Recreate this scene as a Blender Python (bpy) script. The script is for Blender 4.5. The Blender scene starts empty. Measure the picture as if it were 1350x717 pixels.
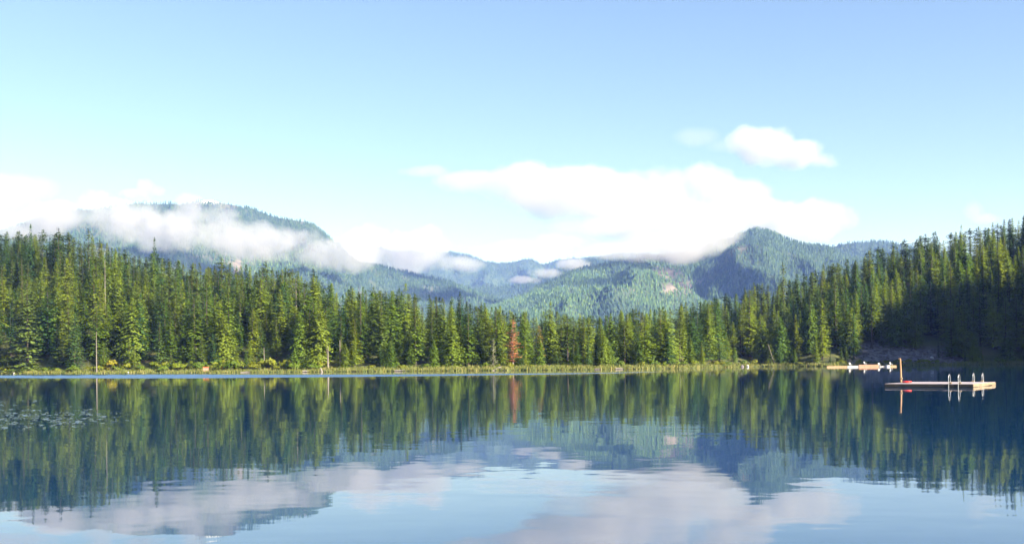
import bpy, bmesh, math, random
import numpy as np
from mathutils import Matrix, Vector

rng = np.random.default_rng(7)
random.seed(7)
sc = bpy.context.scene
COL = sc.collection

# ------------------------------------------------------------------ camera
F = 1312.5                       # focal length in photo pixels (photo is 1350 x 717)
HZ, ROLL, CAMH = 480.9, 0.0097, 1.7
cam_data = bpy.data.cameras.new("camera")
cam = bpy.data.objects.new("camera", cam_data)
COL.objects.link(cam)
cam_data.sensor_width = 36.0
cam_data.lens = 35.0
cam_data.shift_y = (HZ - 358.5) / 1350.0
cam_data.clip_start = 0.1
cam_data.clip_end = 60000
cam.matrix_world = Matrix.Translation((0, 0, CAMH)) @ Matrix.Rotation(math.radians(90), 4, 'X') @ Matrix.Rotation(-ROLL, 4, 'Z')
sc.camera = cam

# ------------------------------------------------------------------ light
SUN_EL, SUN_AZ = 27.0, 135.0     # azimuth clockwise from the viewing direction (+Y)
world = bpy.data.worlds.new("World")
sc.world = world
world.use_nodes = True
wn = world.node_tree
sky = wn.nodes.new("ShaderNodeTexSky")
sky.sky_type = 'NISHITA'
sky.sun_disc = False
sky.sun_elevation = math.radians(SUN_EL)
sky.sun_rotation = math.radians(SUN_AZ)
sky.altitude = 600
sky.air_density = 1.15
sky.dust_density = 0.3
sky.ozone_density = 2.0
bg = wn.nodes["Background"]
bg.inputs["Strength"].default_value = 0.05
wn.links.new(sky.outputs[0], bg.inputs["Color"])
sd = bpy.data.lights.new("sun", 'SUN')
sd.energy = 5.0
sd.angle = math.radians(0.5)
sd.color = (1.0, 0.91, 0.76)
sun = bpy.data.objects.new("sun", sd)
COL.objects.link(sun)
_e, _a = math.radians(SUN_EL), math.radians(SUN_AZ)
SUNV = Vector((math.cos(_e) * math.sin(_a), math.cos(_e) * math.cos(_a), math.sin(_e)))
sun.rotation_euler = SUNV.to_track_quat('Z', 'Y').to_euler()

sc.view_settings.view_transform = 'Standard'
sc.view_settings.look = 'None'
sc.view_settings.exposure = 1.92
sc.view_settings.gamma = 1.0
sc.render.engine = 'CYCLES'
sc.cycles.use_denoising = True
sc.cycles.max_bounces = 8
sc.cycles.diffuse_bounces = 2
sc.cycles.glossy_bounces = 3
sc.cycles.transmission_bounces = 3
sc.cycles.transparent_max_bounces = 12
sc.cycles.volume_bounces = 8
sc.cycles.volume_max_steps = 200
sc.cycles.volume_step_rate = 0.5
sc.cycles.sample_clamp_indirect = 6

# ------------------------------------------------------------------ helpers
def ray(px, py):
    """photo pixel -> (x/y, z/y) slopes of the world ray"""
    dx, dy = np.asarray(px, float) - 675.0, HZ - np.asarray(py, float)
    c, s = math.cos(ROLL), math.sin(ROLL)
    return (dx * c + dy * s) / F, (-dx * s + dy * c) / F

def at(px, py, d):
    u, v = ray(px, py)
    return Vector((float(u) * d, d, CAMH + float(v) * d))

def proj(x, y, z):
    u, v = x / y * F, (z - CAMH) / y * F
    c, s = math.cos(ROLL), math.sin(ROLL)
    return 675.0 + u * c - v * s, HZ - (u * s + v * c)

def sstep(x, a, b):
    t = np.clip((x - a) / (b - a), 0, 1)
    return t * t * (3 - 2 * t)

def hash2(i, j, k=0):
    h = np.sin(i * 127.1 + j * 311.7 + k * 74.7) * 43758.5453
    return h - np.floor(h)

def vnoise(x, y, k=0):
    xi, yi = np.floor(x), np.floor(y)
    xf, yf = x - xi, y - yi
    xf, yf = xf * xf * (3 - 2 * xf), yf * yf * (3 - 2 * yf)
    a, b = hash2(xi, yi, k), hash2(xi + 1, yi, k)
    c, d = hash2(xi, yi + 1, k), hash2(xi + 1, yi + 1, k)
    return (a + (b - a) * xf) * (1 - yf) + (c + (d - c) * xf) * yf

def fbm(x, y, o=4, k=0):
    s, a, t = 0, 0.5, 0
    for i in range(o):
        s = s + a * vnoise(x * 2 ** i, y * 2 ** i, k + i)
        t += a
        a *= 0.5
    return s / t

def np_mesh(name, verts, faces, smooth=False):
    """verts (n,3); faces (m,k) of one size k"""
    verts, faces = np.asarray(verts, np.float32), np.asarray(faces, np.int32)
    me = bpy.data.meshes.new(name)
    n, (m, k) = len(verts), faces.shape
    me.vertices.add(n)
    me.vertices.foreach_set("co", verts.ravel())
    me.loops.add(m * k)
    me.loops.foreach_set("vertex_index", faces.ravel())
    me.polygons.add(m)
    me.polygons.foreach_set("loop_start", np.arange(0, m * k, k, dtype=np.int32))
    me.update(calc_edges=True)
    me.polygons.foreach_set("use_smooth", np.full(m, smooth))
    me.validate()
    return me

def attr(me, name, vals):
    a = me.attributes.new(name, 'FLOAT', 'POINT')
    a.data.foreach_set("value", np.asarray(vals, np.float32))

def link(name, me, m=None, parent=None, loc=None):
    o = bpy.data.objects.new(name, me)
    COL.objects.link(o)
    if m is not None and not me.materials:
        me.materials.append(m)
    if parent is not None:
        o.parent = parent
    if loc is not None:
        o.location = loc
    return o

def tag(o, label=None, cat=None, group=None, kind=None):
    for k, v in (("label", label), ("category", cat), ("group", group), ("kind", kind)):
        if v:
            o[k] = v
    return o

def thing(name, label, cat, loc=(0, 0, 0), rotz=0.0, group=None, scale=None):
    o = bpy.data.objects.new(name, None)
    o.empty_display_size = 0.3
    COL.objects.link(o)
    o.location = loc
    o.rotation_euler = (0, 0, rotz)
    if scale is not None:
        o.scale = scale
    return tag(o, label, cat, group)

class MB:
    """collects boxes and tubes into one bmesh"""
    def __init__(self):
        self.bm = bmesh.new()
    def box(self, c, size, rot=None, bevel=0.0):
        r = bmesh.ops.create_cube(self.bm, size=1.0)
        M = Matrix.Translation(c) @ (rot or Matrix.Identity(4)) @ Matrix.Diagonal((*size, 1))
        bmesh.ops.transform(self.bm, matrix=M, verts=r['verts'])
        if bevel:
            es = list({e for v in r['verts'] for e in v.link_edges})
            bmesh.ops.bevel(self.bm, geom=es, offset=bevel, segments=1, affect='EDGES')
        return self
    def tube(self, pts, rad, n=8, cap=True):
        pts = [Vector(p) for p in pts]
        rads = rad if isinstance(rad, (list, tuple)) else [rad] * len(pts)
        rings = []
        side = None
        for i, p in enumerate(pts):
            d = (pts[min(i + 1, len(pts) - 1)] - pts[max(i - 1, 0)]).normalized()
            if side is None:
                side = d.orthogonal().normalized()
            side = (side - d * side.dot(d)).normalized()
            b = d.cross(side)
            rings.append([self.bm.verts.new(p + (side * math.cos(2 * math.pi * k / n) + b * math.sin(2 * math.pi * k / n)) * rads[i]) for k in range(n)])
        for a, b in zip(rings, rings[1:]):
            for k in range(n):
                self.bm.faces.new((a[k], a[(k + 1) % n], b[(k + 1) % n], b[k]))
        if cap:
            self.bm.faces.new(rings[0][::-1])
            self.bm.faces.new(rings[-1])
        return self
    def build(self, name, m, parent=None, smooth=False):
        me = bpy.data.meshes.new(name)
        bmesh.ops.recalc_face_normals(self.bm, faces=self.bm.faces[:])
        self.bm.to_mesh(me)
        self.bm.free()
        if smooth:
            me.polygons.foreach_set("use_smooth", [True] * len(me.polygons))
        return link(name, me, m, parent)

# ------------------------------------------------------------------ materials
class NT:
    def __init__(self, name):
        self.m = bpy.data.materials.new(name)
        self.m.use_nodes = True
        self.t = self.m.node_tree
        self.bsdf = self.t.nodes["Principled BSDF"]
        self.out = self.t.nodes["Material Output"]
    def n(self, kind, **kw):
        nd = self.t.nodes.new(kind)
        for k, v in kw.items():
            setattr(nd, k, v)
        return nd
    def l(self, a, b):
        self.t.links.new(a, b)
    def put(self, sock, v):
        if isinstance(v, bpy.types.NodeSocket):
            self.l(v, sock)
        else:
            sock.default_value = v
    def math(self, op, a, b=0.0, c=0.0, clamp=False):
        nd = self.n("ShaderNodeMath", operation=op)
        nd.use_clamp = clamp
        for i, v in enumerate((a, b, c)):
            self.put(nd.inputs[i], v)
        return nd.outputs[0]
    def vec(self, op, a, b=(0, 0, 0), c=(0, 0, 0)):
        nd = self.n("ShaderNodeVectorMath", operation=op)
        for i, v in enumerate((a, b, c)):
            if i < len(nd.inputs):
                self.put(nd.inputs[i], v)
        return nd.outputs["Value"] if op in ("DOT_PRODUCT", "LENGTH") else nd.outputs[0]
    def noise(self, vec, scale, detail=3.0, rough=0.5):
        nd = self.n("ShaderNodeTexNoise")
        if vec is not None:
            self.l(vec, nd.inputs["Vector"])
        nd.inputs["Scale"].default_value = scale
        nd.inputs["Detail"].default_value = detail
        nd.inputs["Roughness"].default_value = rough
        return nd.outputs[0], nd.outputs[1]
    def ramp(self, fac, stops):
        nd = self.n("ShaderNodeValToRGB")
        self.l(fac, nd.inputs[0])
        els = nd.color_ramp.elements
        while len(els) < len(stops):
            els.new(0.5)
        for e, (p, c) in zip(els, stops):
            e.position = p
            e.color = (*c, 1) if len(c) == 3 else c
        return nd.outputs[0]
    def mix(self, fac, a, b, mode='MIX'):
        nd = self.n("ShaderNodeMix", data_type='RGBA', blend_type=mode)
        self.put(nd.inputs[0], fac)
        for i, v in ((6, a), (7, b)):
            self.put(nd.inputs[i], (*v, 1) if isinstance(v, tuple) and len(v) == 3 else v)
        return nd.outputs[2]
    def pos(self):
        return self.n("ShaderNodeNewGeometry").outputs["Position"]
    def obj(self):
        return self.n("ShaderNodeTexCoord").outputs["Object"]
    def attr(self, name):
        return self.n("ShaderNodeAttribute", attribute_name=name).outputs["Fac"]

def foliage(name, dark, mid, light, trans=0.14, nscale=0.5, cz=0.6):
    """one species: each tree a tint between dark and light, clumps a little lighter or darker"""
    T = NT(name)
    rnd = T.n("ShaderNodeObjectInfo").outputs["Random"]
    n1, _ = T.noise(T.obj(), nscale, 2)
    f = T.math('ADD', T.math('MULTIPLY', rnd, 1.2), T.math('MULTIPLY', T.math('SUBTRACT', n1, 0.5), 0.9))
    f = T.math('ADD', f, 0.12)
    col = T.ramp(f, [(0.0, dark), (0.5, mid), (1.0, light)])
    T.l(col, T.bsdf.inputs["Base Color"])
    # sprays are fine and many-sided: shade them by the way the crown's side faces, roughened by their own tilt
    vt = T.n("ShaderNodeVectorTransform", vector_type='NORMAL', convert_from='OBJECT', convert_to='WORLD')
    T.l(T.vec('NORMALIZE', T.vec('MULTIPLY_ADD', T.obj(), (1.0, 1.0, 0.0), (0, 0, cz))), vt.inputs[0])
    ge = T.n("ShaderNodeNewGeometry").outputs["Normal"]
    T.l(T.vec('NORMALIZE', T.vec('ADD', T.vec('NORMALIZE', vt.outputs[0]), T.vec('MULTIPLY', ge, (0.55, 0.55, 0.55)))), T.bsdf.inputs["Normal"])
    T.bsdf.inputs["Roughness"].default_value = 0.65
    T.bsdf.inputs["Specular IOR Level"].default_value = 0.25
    tr = T.n("ShaderNodeBsdfTranslucent")
    T.l(col, tr.inputs["Color"])
    mx = T.n("ShaderNodeMixShader")
    mx.inputs[0].default_value = trans
    T.l(T.bsdf.outputs[0], mx.inputs[1])
    T.l(tr.outputs[0], mx.inputs[2])
    # a spray is a lacy fan of needles, not a closed leaf
    tp = T.n("ShaderNodeBsdfTransparent")
    m2 = T.n("ShaderNodeMixShader")
    m2.inputs[0].default_value = 0.24
    T.l(mx.outputs[0], m2.inputs[1])
    T.l(tp.outputs[0], m2.inputs[2])
    T.l(m2.outputs[0], T.out.inputs["Surface"])
    return T.m

def grainy(name, c1, c2, scale=2.0, rough=0.8, stretch=None, detail=4):
    T = NT(name)
    v = T.obj()
    if stretch:
        v = T.vec('MULTIPLY', v, stretch)
    n1, _ = T.noise(v, scale, detail)
    T.l(T.ramp(n1, [(0.3, c1), (0.7, c2)]), T.bsdf.inputs["Base Color"])
    T.bsdf.inputs["Roughness"].default_value = rough
    return T.m

M = {}
M['fir'] = foliage("fir needles", (0.018, 0.062, 0.024), (0.066, 0.136, 0.016), (0.150, 0.208, 0.012))
M['hemlock'] = foliage("hemlock needles", (0.036, 0.086, 0.014), (0.106, 0.170, 0.012), (0.178, 0.228, 0.014))
M['cedar'] = foliage("cedar sprays", (0.060, 0.130, 0.014), (0.110, 0.180, 0.016), (0.160, 0.215, 0.018), 0.2)
M['spruce'] = foliage("spruce needles", (0.022, 0.070, 0.032), (0.056, 0.115, 0.030), (0.105, 0.155, 0.026))
M['old_fir'] = foliage("old fir needles", (0.018, 0.048, 0.018), (0.050, 0.095, 0.016), (0.105, 0.145, 0.016))
M['grey_spruce'] = foliage("thin grey spruce needles", (0.12, 0.15, 0.09), (0.16, 0.18, 0.115), (0.20, 0.21, 0.14))
M['red_needles'] = foliage("dead red needles", (0.22, 0.080, 0.044), (0.32, 0.112, 0.058), (0.40, 0.155, 0.08), 0.2, 1.2)
M['orange_needles'] = foliage("browning needles", (0.13, 0.10, 0.018), (0.18, 0.125, 0.022), (0.22, 0.14, 0.028))
M['shrub'] = foliage("shrub leaves", (0.060, 0.120, 0.012), (0.125, 0.180, 0.012), (0.190, 0.210, 0.014), 0.25, 1.0, 0.3)
M['golden'] = foliage("golden leaves", (0.18, 0.18, 0.008), (0.28, 0.22, 0.008), (0.34, 0.25, 0.01), 0.25, 1.0, 0.3)
M['bark'] = grainy("bark", (0.03, 0.022, 0.017), (0.07, 0.055, 0.042), 1.2, 0.9, (3, 3, 0.4))
M['dead_wood'] = grainy("dead grey wood", (0.10, 0.085, 0.078), (0.20, 0.175, 0.16), 1.5, 0.8, (4, 4, 0.4))
M['stone'] = grainy("stone", (0.06, 0.055, 0.065), (0.17, 0.15, 0.17), 0.9, 0.85)
M['pale_stone'] = grainy("pale stone", (0.35, 0.34, 0.36), (0.55, 0.54, 0.55), 2.0, 0.8)

# ------------------------------------------------------------------ terrain
S_ = np.array([-400, 0, 100, 300, 500, 700, 850, 900, 960, 1000, 1100, 1200, 1350, 1500])
D_ = np.array([390, 380, 350, 332, 316, 303, 306, 322, 385, 400, 372, 388, 400, 410.])
SKY_X = np.array([-500, 0, 40, 70, 100, 125, 150, 175, 204, 240, 280, 320, 360, 414, 430, 450, 480, 533, 560, 607, 640, 680, 725, 780,
                  830, 880, 920, 960, 985, 1010, 1050, 1090, 1130, 1175, 1220, 1270, 1320, 1350, 1500])
SKY_Y = np.array([300, 310, 308, 310, 310, 315, 328, 335, 338, 345, 350, 352, 354, 360, 370, 377, 382, 384, 389, 396, 404, 412, 412, 418,
                  412, 408, 400, 390, 380, 374, 366, 350, 336, 324, 312, 303, 294, 284, 270.])

def shore(s):
    u = (s - 675.0) / F
    d = np.interp(s, S_, D_)
    d = np.where(u > 0.53, np.minimum(d, 210.0 / np.maximum(u, 0.3)), d)
    d = np.where(u < -0.53, np.minimum(d, 205.0 / np.maximum(-u, 0.3)), d)
    return d + 7.0 * (fbm(s / 30.0, s * 0 + 3.3, 4, 5) - 0.5)

def width(s):
    return 95.0 + 70.0 * sstep(np.abs(s - 720.0), 60, 520)

def canopy_v(s):
    y = np.interp(s, SKY_X, SKY_Y)
    _, v = ray(np.clip(s, -500, 1500), y)
    return v

def ground(x, y):
    y = np.maximum(y, 1.0)
    s = np.clip(675.0 + F * x / y, -2600, 4200)
    ds, w = shore(s), width(s)
    ridge = np.maximum(canopy_v(s) * (ds + w) + CAMH - 20.5, 1.2)
    q = (y - ds) / w
    rise = np.clip(q - 0.07, 0, 1) / 0.93
    rise = rise ** 0.92
    z = 0.75 * sstep(y - ds, -0.5, 5.0) + (ridge - 0.75) * rise
    z = z - (ridge * 0.75) * sstep(q, 1.15, 3.2)
    z = z + np.where(q > 0.08, 1.6 * (fbm(x / 17, y / 17, 3, 9) - 0.5) * np.minimum(1, (q - 0.08) * 6), 0)
    u = x / y
    hill = np.interp(x, [212, 290, 380, 450, 600], [0, 98, 136, 150, 70]) * sstep(y, 105, 195) * (1 - sstep(y, 310, 385)) * sstep(u, 0.56, 0.9)
    z = np.where(y > ds, np.maximum(z, hill), -1.5 - np.minimum((ds - y) * 0.04, 3.0))
    z = np.where(np.abs(y - ds) < 4, np.where(y < ds, -1.5 * np.minimum((ds - y) / 3.0, 1), z), z)
    return z

us = np.concatenate([np.linspace(-2.2, -0.56, 60), np.linspace(-0.55, 0.56, 420), np.linspace(0.57, 2.6, 130)])
S = 675 + F * us
DS = shore(S)
fr = np.concatenate([np.linspace(0.05, 0.93, 12), np.linspace(0.95, 1.08, 40), np.linspace(1.09, 1.7, 60), np.linspace(1.75, 4, 20), np.linspace(5, 30, 14)])
U2, F2 = np.meshgrid(us, fr)
Y2 = DS[None, :] * F2
X2 = U2 * Y2
Z2 = ground(X2, Y2)
nr, nc = U2.shape
idx = np.arange(nr * nc).reshape(nr, nc)
fq = np.stack([idx[:-1, :-1], idx[:-1, 1:], idx[1:, 1:], idx[1:, :-1]], -1).reshape(-1, 4)
T = NT("forest floor")
n1, _ = T.noise(T.pos(), 0.09, 5)
n2, _ = T.noise(T.pos(), 0.6, 4)
c = T.ramp(n1, [(0.35, (0.035, 0.045, 0.014)), (0.55, (0.075, 0.085, 0.02)), (0.7, (0.10, 0.075, 0.04))])
rk = T.ramp(n2, [(0.35, (0.07, 0.06, 0.07)), (0.65, (0.19, 0.17, 0.18))])
c = T.mix(T.attr("rock"), c, rk)
T.l(c, T.bsdf.inputs["Base Color"])
T.bsdf.inputs["Roughness"].default_value = 0.95
gme = np_mesh("ground", np.stack([X2, Y2, Z2], -1).reshape(-1, 3), fq, True)
PX, PY = proj(X2, Y2, Z2)
SP = 675 + F * U2
DB = Y2 - DS[None, :]
rock = sstep(SP, 1110, 1150) * (1 - sstep(SP, 1235, 1290)) * sstep(DB, 4, 8) * (1 - sstep(DB, 22 + 18 * np.exp(-((SP - 1165) / 30) ** 2), 32 + 22 * np.exp(-((SP - 1165) / 30) ** 2)))
rock = np.maximum(rock, 0.5 * sstep(SP, 300, 320) * (1 - sstep(SP, 365, 385)) * sstep(DB, 9, 12) * (1 - sstep(DB, 18, 24)))
attr(gme, "rock", rock.ravel())
tag(link("ground", gme, T.m), kind='structure')

# ------------------------------------------------------------------ water
T = NT("lake water")
p = T.pos()
sep = T.n("ShaderNodeSeparateXYZ")
T.l(p, sep.inputs[0])
wx, wy = sep.outputs[0], sep.outputs[1]
# slopes come straight from noise colour, three sizes of ripple, waves a little longer sideways
def slopes(scale, stretch, detail=2):
    v = T.vec('MULTIPLY', p, stretch)
    _, ccol = T.noise(v, scale, detail)
    return T.vec('SUBTRACT', ccol, (0.5, 0.5, 0.5))
sl = T.vec('MULTIPLY', slopes(3.2, (0.55, 1.0, 1.0)), (0.004, 0.013, 0))
sl = T.vec('ADD', sl, T.vec('MULTIPLY', slopes(0.85, (0.35, 1.0, 1.0)), (0.002, 0.007, 0)))
rot = T.n("ShaderNodeVectorRotate", rotation_type='Z_AXIS')
T.l(p, rot.inputs["Vector"])
rot.inputs["Angle"].default_value = math.radians(12)
v = T.vec('MULTIPLY', rot.outputs[0], (0.12, 1.0, 1.0))
_, ccol = T.noise(v, 1.7, 2)
diag = T.vec('MULTIPLY', T.vec('SUBTRACT', ccol, (0.5, 0.5, 0.5)), (0.002, 0.016, 0))
pm, _ = T.noise(T.vec('MULTIPLY', p, (0.05, 0.12, 1)), 1.0, 2)
patch = T.math('MULTIPLY', T.math('SUBTRACT', pm, 0.42), 5.0, clamp=True)
sc1 = T.n("ShaderNodeVectorMath", operation='SCALE')
T.l(diag, sc1.inputs[0])
T.l(patch, sc1.inputs["Scale"])
sl = T.vec('ADD', sl, sc1.outputs[0])
# breeze band before the far shore: left it lies farther out and is wider
cx = T.n("ShaderNodeFloatCurve")
T.l(T.math('DIVIDE', T.math('ADD', wx, 300.0), 400.0, clamp=True), cx.inputs["Value"])
cu = cx.mapping.curves[0]
pts = [(0.0, 0.66), (0.45, 0.60), (0.575, 0.49), (0.675, 0.43), (0.77, 0.43), (0.84, 0.47), (1.0, 0.5)]
cu.points[0].location, cu.points[1].location = pts[0], pts[-1]
for q in pts[1:-1]:
    cu.points.new(*q)
cx.mapping.update()
yc = T.math('MULTIPLY', cx.outputs[0], 432.0)
half = T.math('MULTIPLY', T.math('SUBTRACT', 40.0, wx), 0.34)
half = T.math('MINIMUM', half, 44.0)
wob, _ = T.noise(T.vec('MULTIPLY', p, (0.03, 0.0, 0)), 1.0, 3)
dist = T.math('ABSOLUTE', T.math('SUBTRACT', wy, T.math('ADD', yc, T.math('MULTIPLY', T.math('SUBTRACT', wob, 0.5), 24.0))))
band = T.math('MULTIPLY', T.math('SUBTRACT', half, dist), 0.16, clamp=True)
bn = T.vec('MULTIPLY', slopes(2.2, (0.6, 1, 1), 3), (0.12, 0.16, 0))
bn = T.vec('ADD', bn, (0, -0.15, 0))
sc2 = T.n("ShaderNodeVectorMath", operation='SCALE')
T.l(bn, sc2.inputs[0])
T.l(band, sc2.inputs["Scale"])
sl = T.vec('ADD', sl, sc2.outputs[0])
nrm = T.vec('NORMALIZE', T.vec('ADD', sl, (0, 0, 1)))
T.l(nrm, T.bsdf.inputs["Normal"])
T.bsdf.inputs["Base Color"].default_value = (0.004, 0.032, 0.092, 1)
T.bsdf.inputs["Roughness"].default_value = 0.02
T.bsdf.inputs["IOR"].default_value = 1.40
wme = np_mesh("lake", [(-900, -60, 0), (900, -60, 0), (900, 520, 0), (-900, 520, 0)], [(0, 1, 2, 3)])
tag(link("lake", wme, T.m), kind='structure')

# ------------------------------------------------------------------ mountains
def mountain(name, line, d_foot, d_ridge, seed, amp, ntrees, tree_h, colors, pale=None, masks=None, step=3.0):
    """a wooded ridge: crest line in photo pixels at its own distance, real slope in front and behind"""
    lx, ly = np.array([q[0] for q in line], float), np.array([q[1] for q in line], float)
    s = np.arange(lx[0], lx[-1] + step, step)
    y = np.interp(s, lx, ly)
    k = np.ones(5) / 5
    y = np.convolve(np.pad(y, 2, mode='edge'), k, 'valid') + 2.2 * (fbm(s / 14.0, s * 0 + seed, 4, seed) - 0.5)
    u, v = ray(s, y)
    zr = np.maximum(v * d_ridge + CAMH - tree_h * 0.55, 4)
    t = np.concatenate([np.linspace(0, 1, 90), np.linspace(1.03, 1.6, 14)])
    Ug, Tg = np.meshgrid(u, t)
    Zr = np.broadcast_to(zr, Ug.shape)
    D = d_foot + (d_ridge - d_foot) * Tg
    X, Yv = Ug * D, D
    prof = np.where(Tg <= 1, 0.75 * Tg ** 1.25 + 0.25 * sstep(Tg, 0, 1), np.maximum(1 - 0.9 * (Tg - 1) - 1.2 * (Tg - 1) ** 2, 0))
    warp = 220 * (fbm(X / 700, Yv / 700, 3, seed + 20) - 0.5)
    g = fbm((X + warp) / 330.0, Yv / 1300.0, 4, seed + 3)
    g = 1 - np.abs(2 * g - 1) * 1.8
    g2 = fbm(X / 160.0, Yv / 200.0, 3, seed + 8) - 0.5
    env = np.clip(Tg * (1.02 - np.minimum(Tg, 1)) * 4, 0, 1)
    Z = Zr * prof + env * (amp * (g - 0.85) + amp * 0.40 * g2) * np.clip(Zr / 300, 0.15, 1.3)
    Z = np.maximum(Z, -3.0)
    n_r, n_c = Ug.shape
    ii = np.arange(n_r * n_c).reshape(n_r, n_c)
    fc = np.stack([ii[:-1, :-1], ii[:-1, 1:], ii[1:, 1:], ii[1:, :-1]], -1).reshape(-1, 4)
    me = np_mesh(name, np.stack([X, Yv, Z], -1).reshape(-1, 3), fc, True)
    px, py = proj(X, Yv, Z)
    bare = np.zeros(px.shape)
    snow = np.zeros(px.shape)
    if masks:
        bare, snow = masks(px, py, X, Yv)
    attr(me, "bare", bare.ravel())
    attr(me, "snow", snow.ravel())
    Tm = NT(name + " slope")
    a, _ = Tm.noise(Tm.pos(), 0.012, 6)
    cc = Tm.ramp(a, [(0.35, colors[0]), (0.65, colors[1])])
    b, _ = Tm.noise(Tm.pos(), 0.03, 5)
    cc = Tm.mix(Tm.attr("bare"), cc, Tm.ramp(b, [(0.35, (0.10, 0.085, 0.08)), (0.65, (0.20, 0.165, 0.155))]))
    cc = Tm.mix(Tm.attr("snow"), cc, (0.85, 0.86, 0.9))
    Tm.l(cc, Tm.bsdf.inputs["Base Color"])
    Tm.bsdf.inputs["Roughness"].default_value = 0.95
    tag(link(name, me, Tm.m), kind='structure')
    # the trees of its slopes: nobody can count them
    if ntrees:
        q = int(ntrees * 1.25)
        fi, fj = rng.random(q) * 0.999, rng.random(q) * 0.999
        fi = fi ** 0.8 * (0.999 + 0.02)
        ci = np.clip(fi * 89, 0, 91).astype(int)
        cj = (fj * (n_c - 1)).astype(int)
        ri, rj = fi * 89 - ci, fj * (n_c - 1) - cj
        def bil(A):
            return (A[ci, cj] * (1 - ri) + A[ci + 1, cj] * ri) * (1 - rj) + (A[ci, cj + 1] * (1 - ri) + A[ci + 1, cj + 1] * ri) * rj
        tx, ty, tz = bil(X), bil(Yv), bil(Z)
        bb = bil(bare) + bil(snow)
        dens = fbm(tx / 120, ty / 120, 3, seed + 31)
        keep = (rng.random(q) > bb * 0.93) & (rng.random(q) < 0.55 + dens)
        tx, ty, tz = tx[keep], ty[keep], tz[keep]
        n = len(tx)
        hh = tree_h * (0.55 + 0.75 * rng.random(n)) * (0.85 + 0.4 * (fbm(tx / 200, ty / 200, 2, seed + 44)))
        ww = hh * (0.13 + 0.09 * rng.random(n))
        an = rng.random(n) * 6.28
        lay = []
        for (z0, z1, wf) in ((0.0, 0.62, 1.0), (0.42, 1.0, 0.62)):
            ring = []
            for kk in range(5):
                aa = an + kk * 1.2566 + z0
                rr = ww * wf * (0.75 + 0.5 * rng.random(n))
                ring.append(np.stack([tx + rr * np.cos(aa), ty + rr * np.sin(aa), tz - 1 + hh * (z0 + 0.06 * rng.random(n))], -1))
            ring.append(np.stack([tx, ty, tz - 1 + hh * z1], -1))
            lay.append(np.stack(ring, 1))
        V = np.concatenate(lay, 1).reshape(-1, 3)
        base = (np.arange(n) * 12)[:, None, None]
        tri = np.array([[kk + o, (kk + 1) % 5 + o, 5 + o] for o in (0, 6) for kk in range(5)])[None]
        tm = np_mesh(name + "_forest", V, (base + tri).reshape(-1, 3))
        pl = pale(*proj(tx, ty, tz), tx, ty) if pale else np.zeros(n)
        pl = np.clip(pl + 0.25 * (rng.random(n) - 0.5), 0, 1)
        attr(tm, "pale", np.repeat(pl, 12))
        Tt = NT(name + " trees")
        isl = Tt.n("ShaderNodeNewGeometry").outputs["Random Per Island"]
        dk = Tt.ramp(isl, [(0.0, (0.008, 0.032, 0.036)), (0.6, (0.020, 0.058, 0.044)), (1.0, (0.055, 0.105, 0.045))])  # both ramps carry the blue of distant haze in the tree colours
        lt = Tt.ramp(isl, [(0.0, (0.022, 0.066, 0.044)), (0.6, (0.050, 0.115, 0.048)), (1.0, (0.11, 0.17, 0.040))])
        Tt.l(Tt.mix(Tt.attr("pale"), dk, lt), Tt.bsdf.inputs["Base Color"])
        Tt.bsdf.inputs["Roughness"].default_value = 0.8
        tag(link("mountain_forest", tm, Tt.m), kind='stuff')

def sm(x, a, b):
    return sstep(x, a, b)

def left_masks(px, py, X, Y):
    n = fbm(X / 90, Y / 120, 4, 77)
    snow = np.exp(-(((px - 278) / 21) ** 2)) * (1 - sm(py, 265, 271)) * sm(n, 0.30, 0.42)
    bare = 0.5 * np.exp(-(((px - 306) / 18) ** 2)) * (1 - sm(py, 272, 282)) + np.exp(-(((px - 401) / 9) ** 2)) * (1 - sm(py, 291, 298))
    bare = bare + 0.9 * np.exp(-(((px - 313) / 8) ** 2 + ((py - 352) / 12) ** 2))
    bare = bare + 0.35 * sm(n, 0.6, 0.75)
    return np.clip(bare, 0, 1), np.clip(snow, 0, 1)

def right_masks(px, py, X, Y):
    n = fbm(X / 110, Y / 160, 4, 78)
    a = np.exp(-(((px - 880) / 34) ** 2 + ((py - 379) / 6.5) ** 2)) * 1.5
    b = np.exp(-(((px - 878) / 26) ** 2 + ((py - 361) / 9) ** 2)) * 0.9
    c = np.exp(-(((px - 918) / 14) ** 2 + ((py - 378) / 10) ** 2)) * 0.9
    d = np.exp(-(((px - 975) / 18) ** 2 + ((py - 330) / 9) ** 2)) * 0.5
    return np.clip((a + b + c + d) * 1.3 * sm(n, 0.30, 0.5) + 0.2 * sm(n, 0.62, 0.75), 0, 1), np.zeros(px.shape)

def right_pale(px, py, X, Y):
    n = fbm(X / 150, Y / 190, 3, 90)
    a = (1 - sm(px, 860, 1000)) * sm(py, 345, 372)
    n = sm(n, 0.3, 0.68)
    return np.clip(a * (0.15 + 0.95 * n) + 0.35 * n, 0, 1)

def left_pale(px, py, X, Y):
    return np.clip(0.55 * sm(py, 335, 350) * (1 - sm(px, 330, 440)) + 0.4 * sm(fbm(X / 170, Y / 210, 3, 91), 0.45, 0.7), 0, 1)

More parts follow.
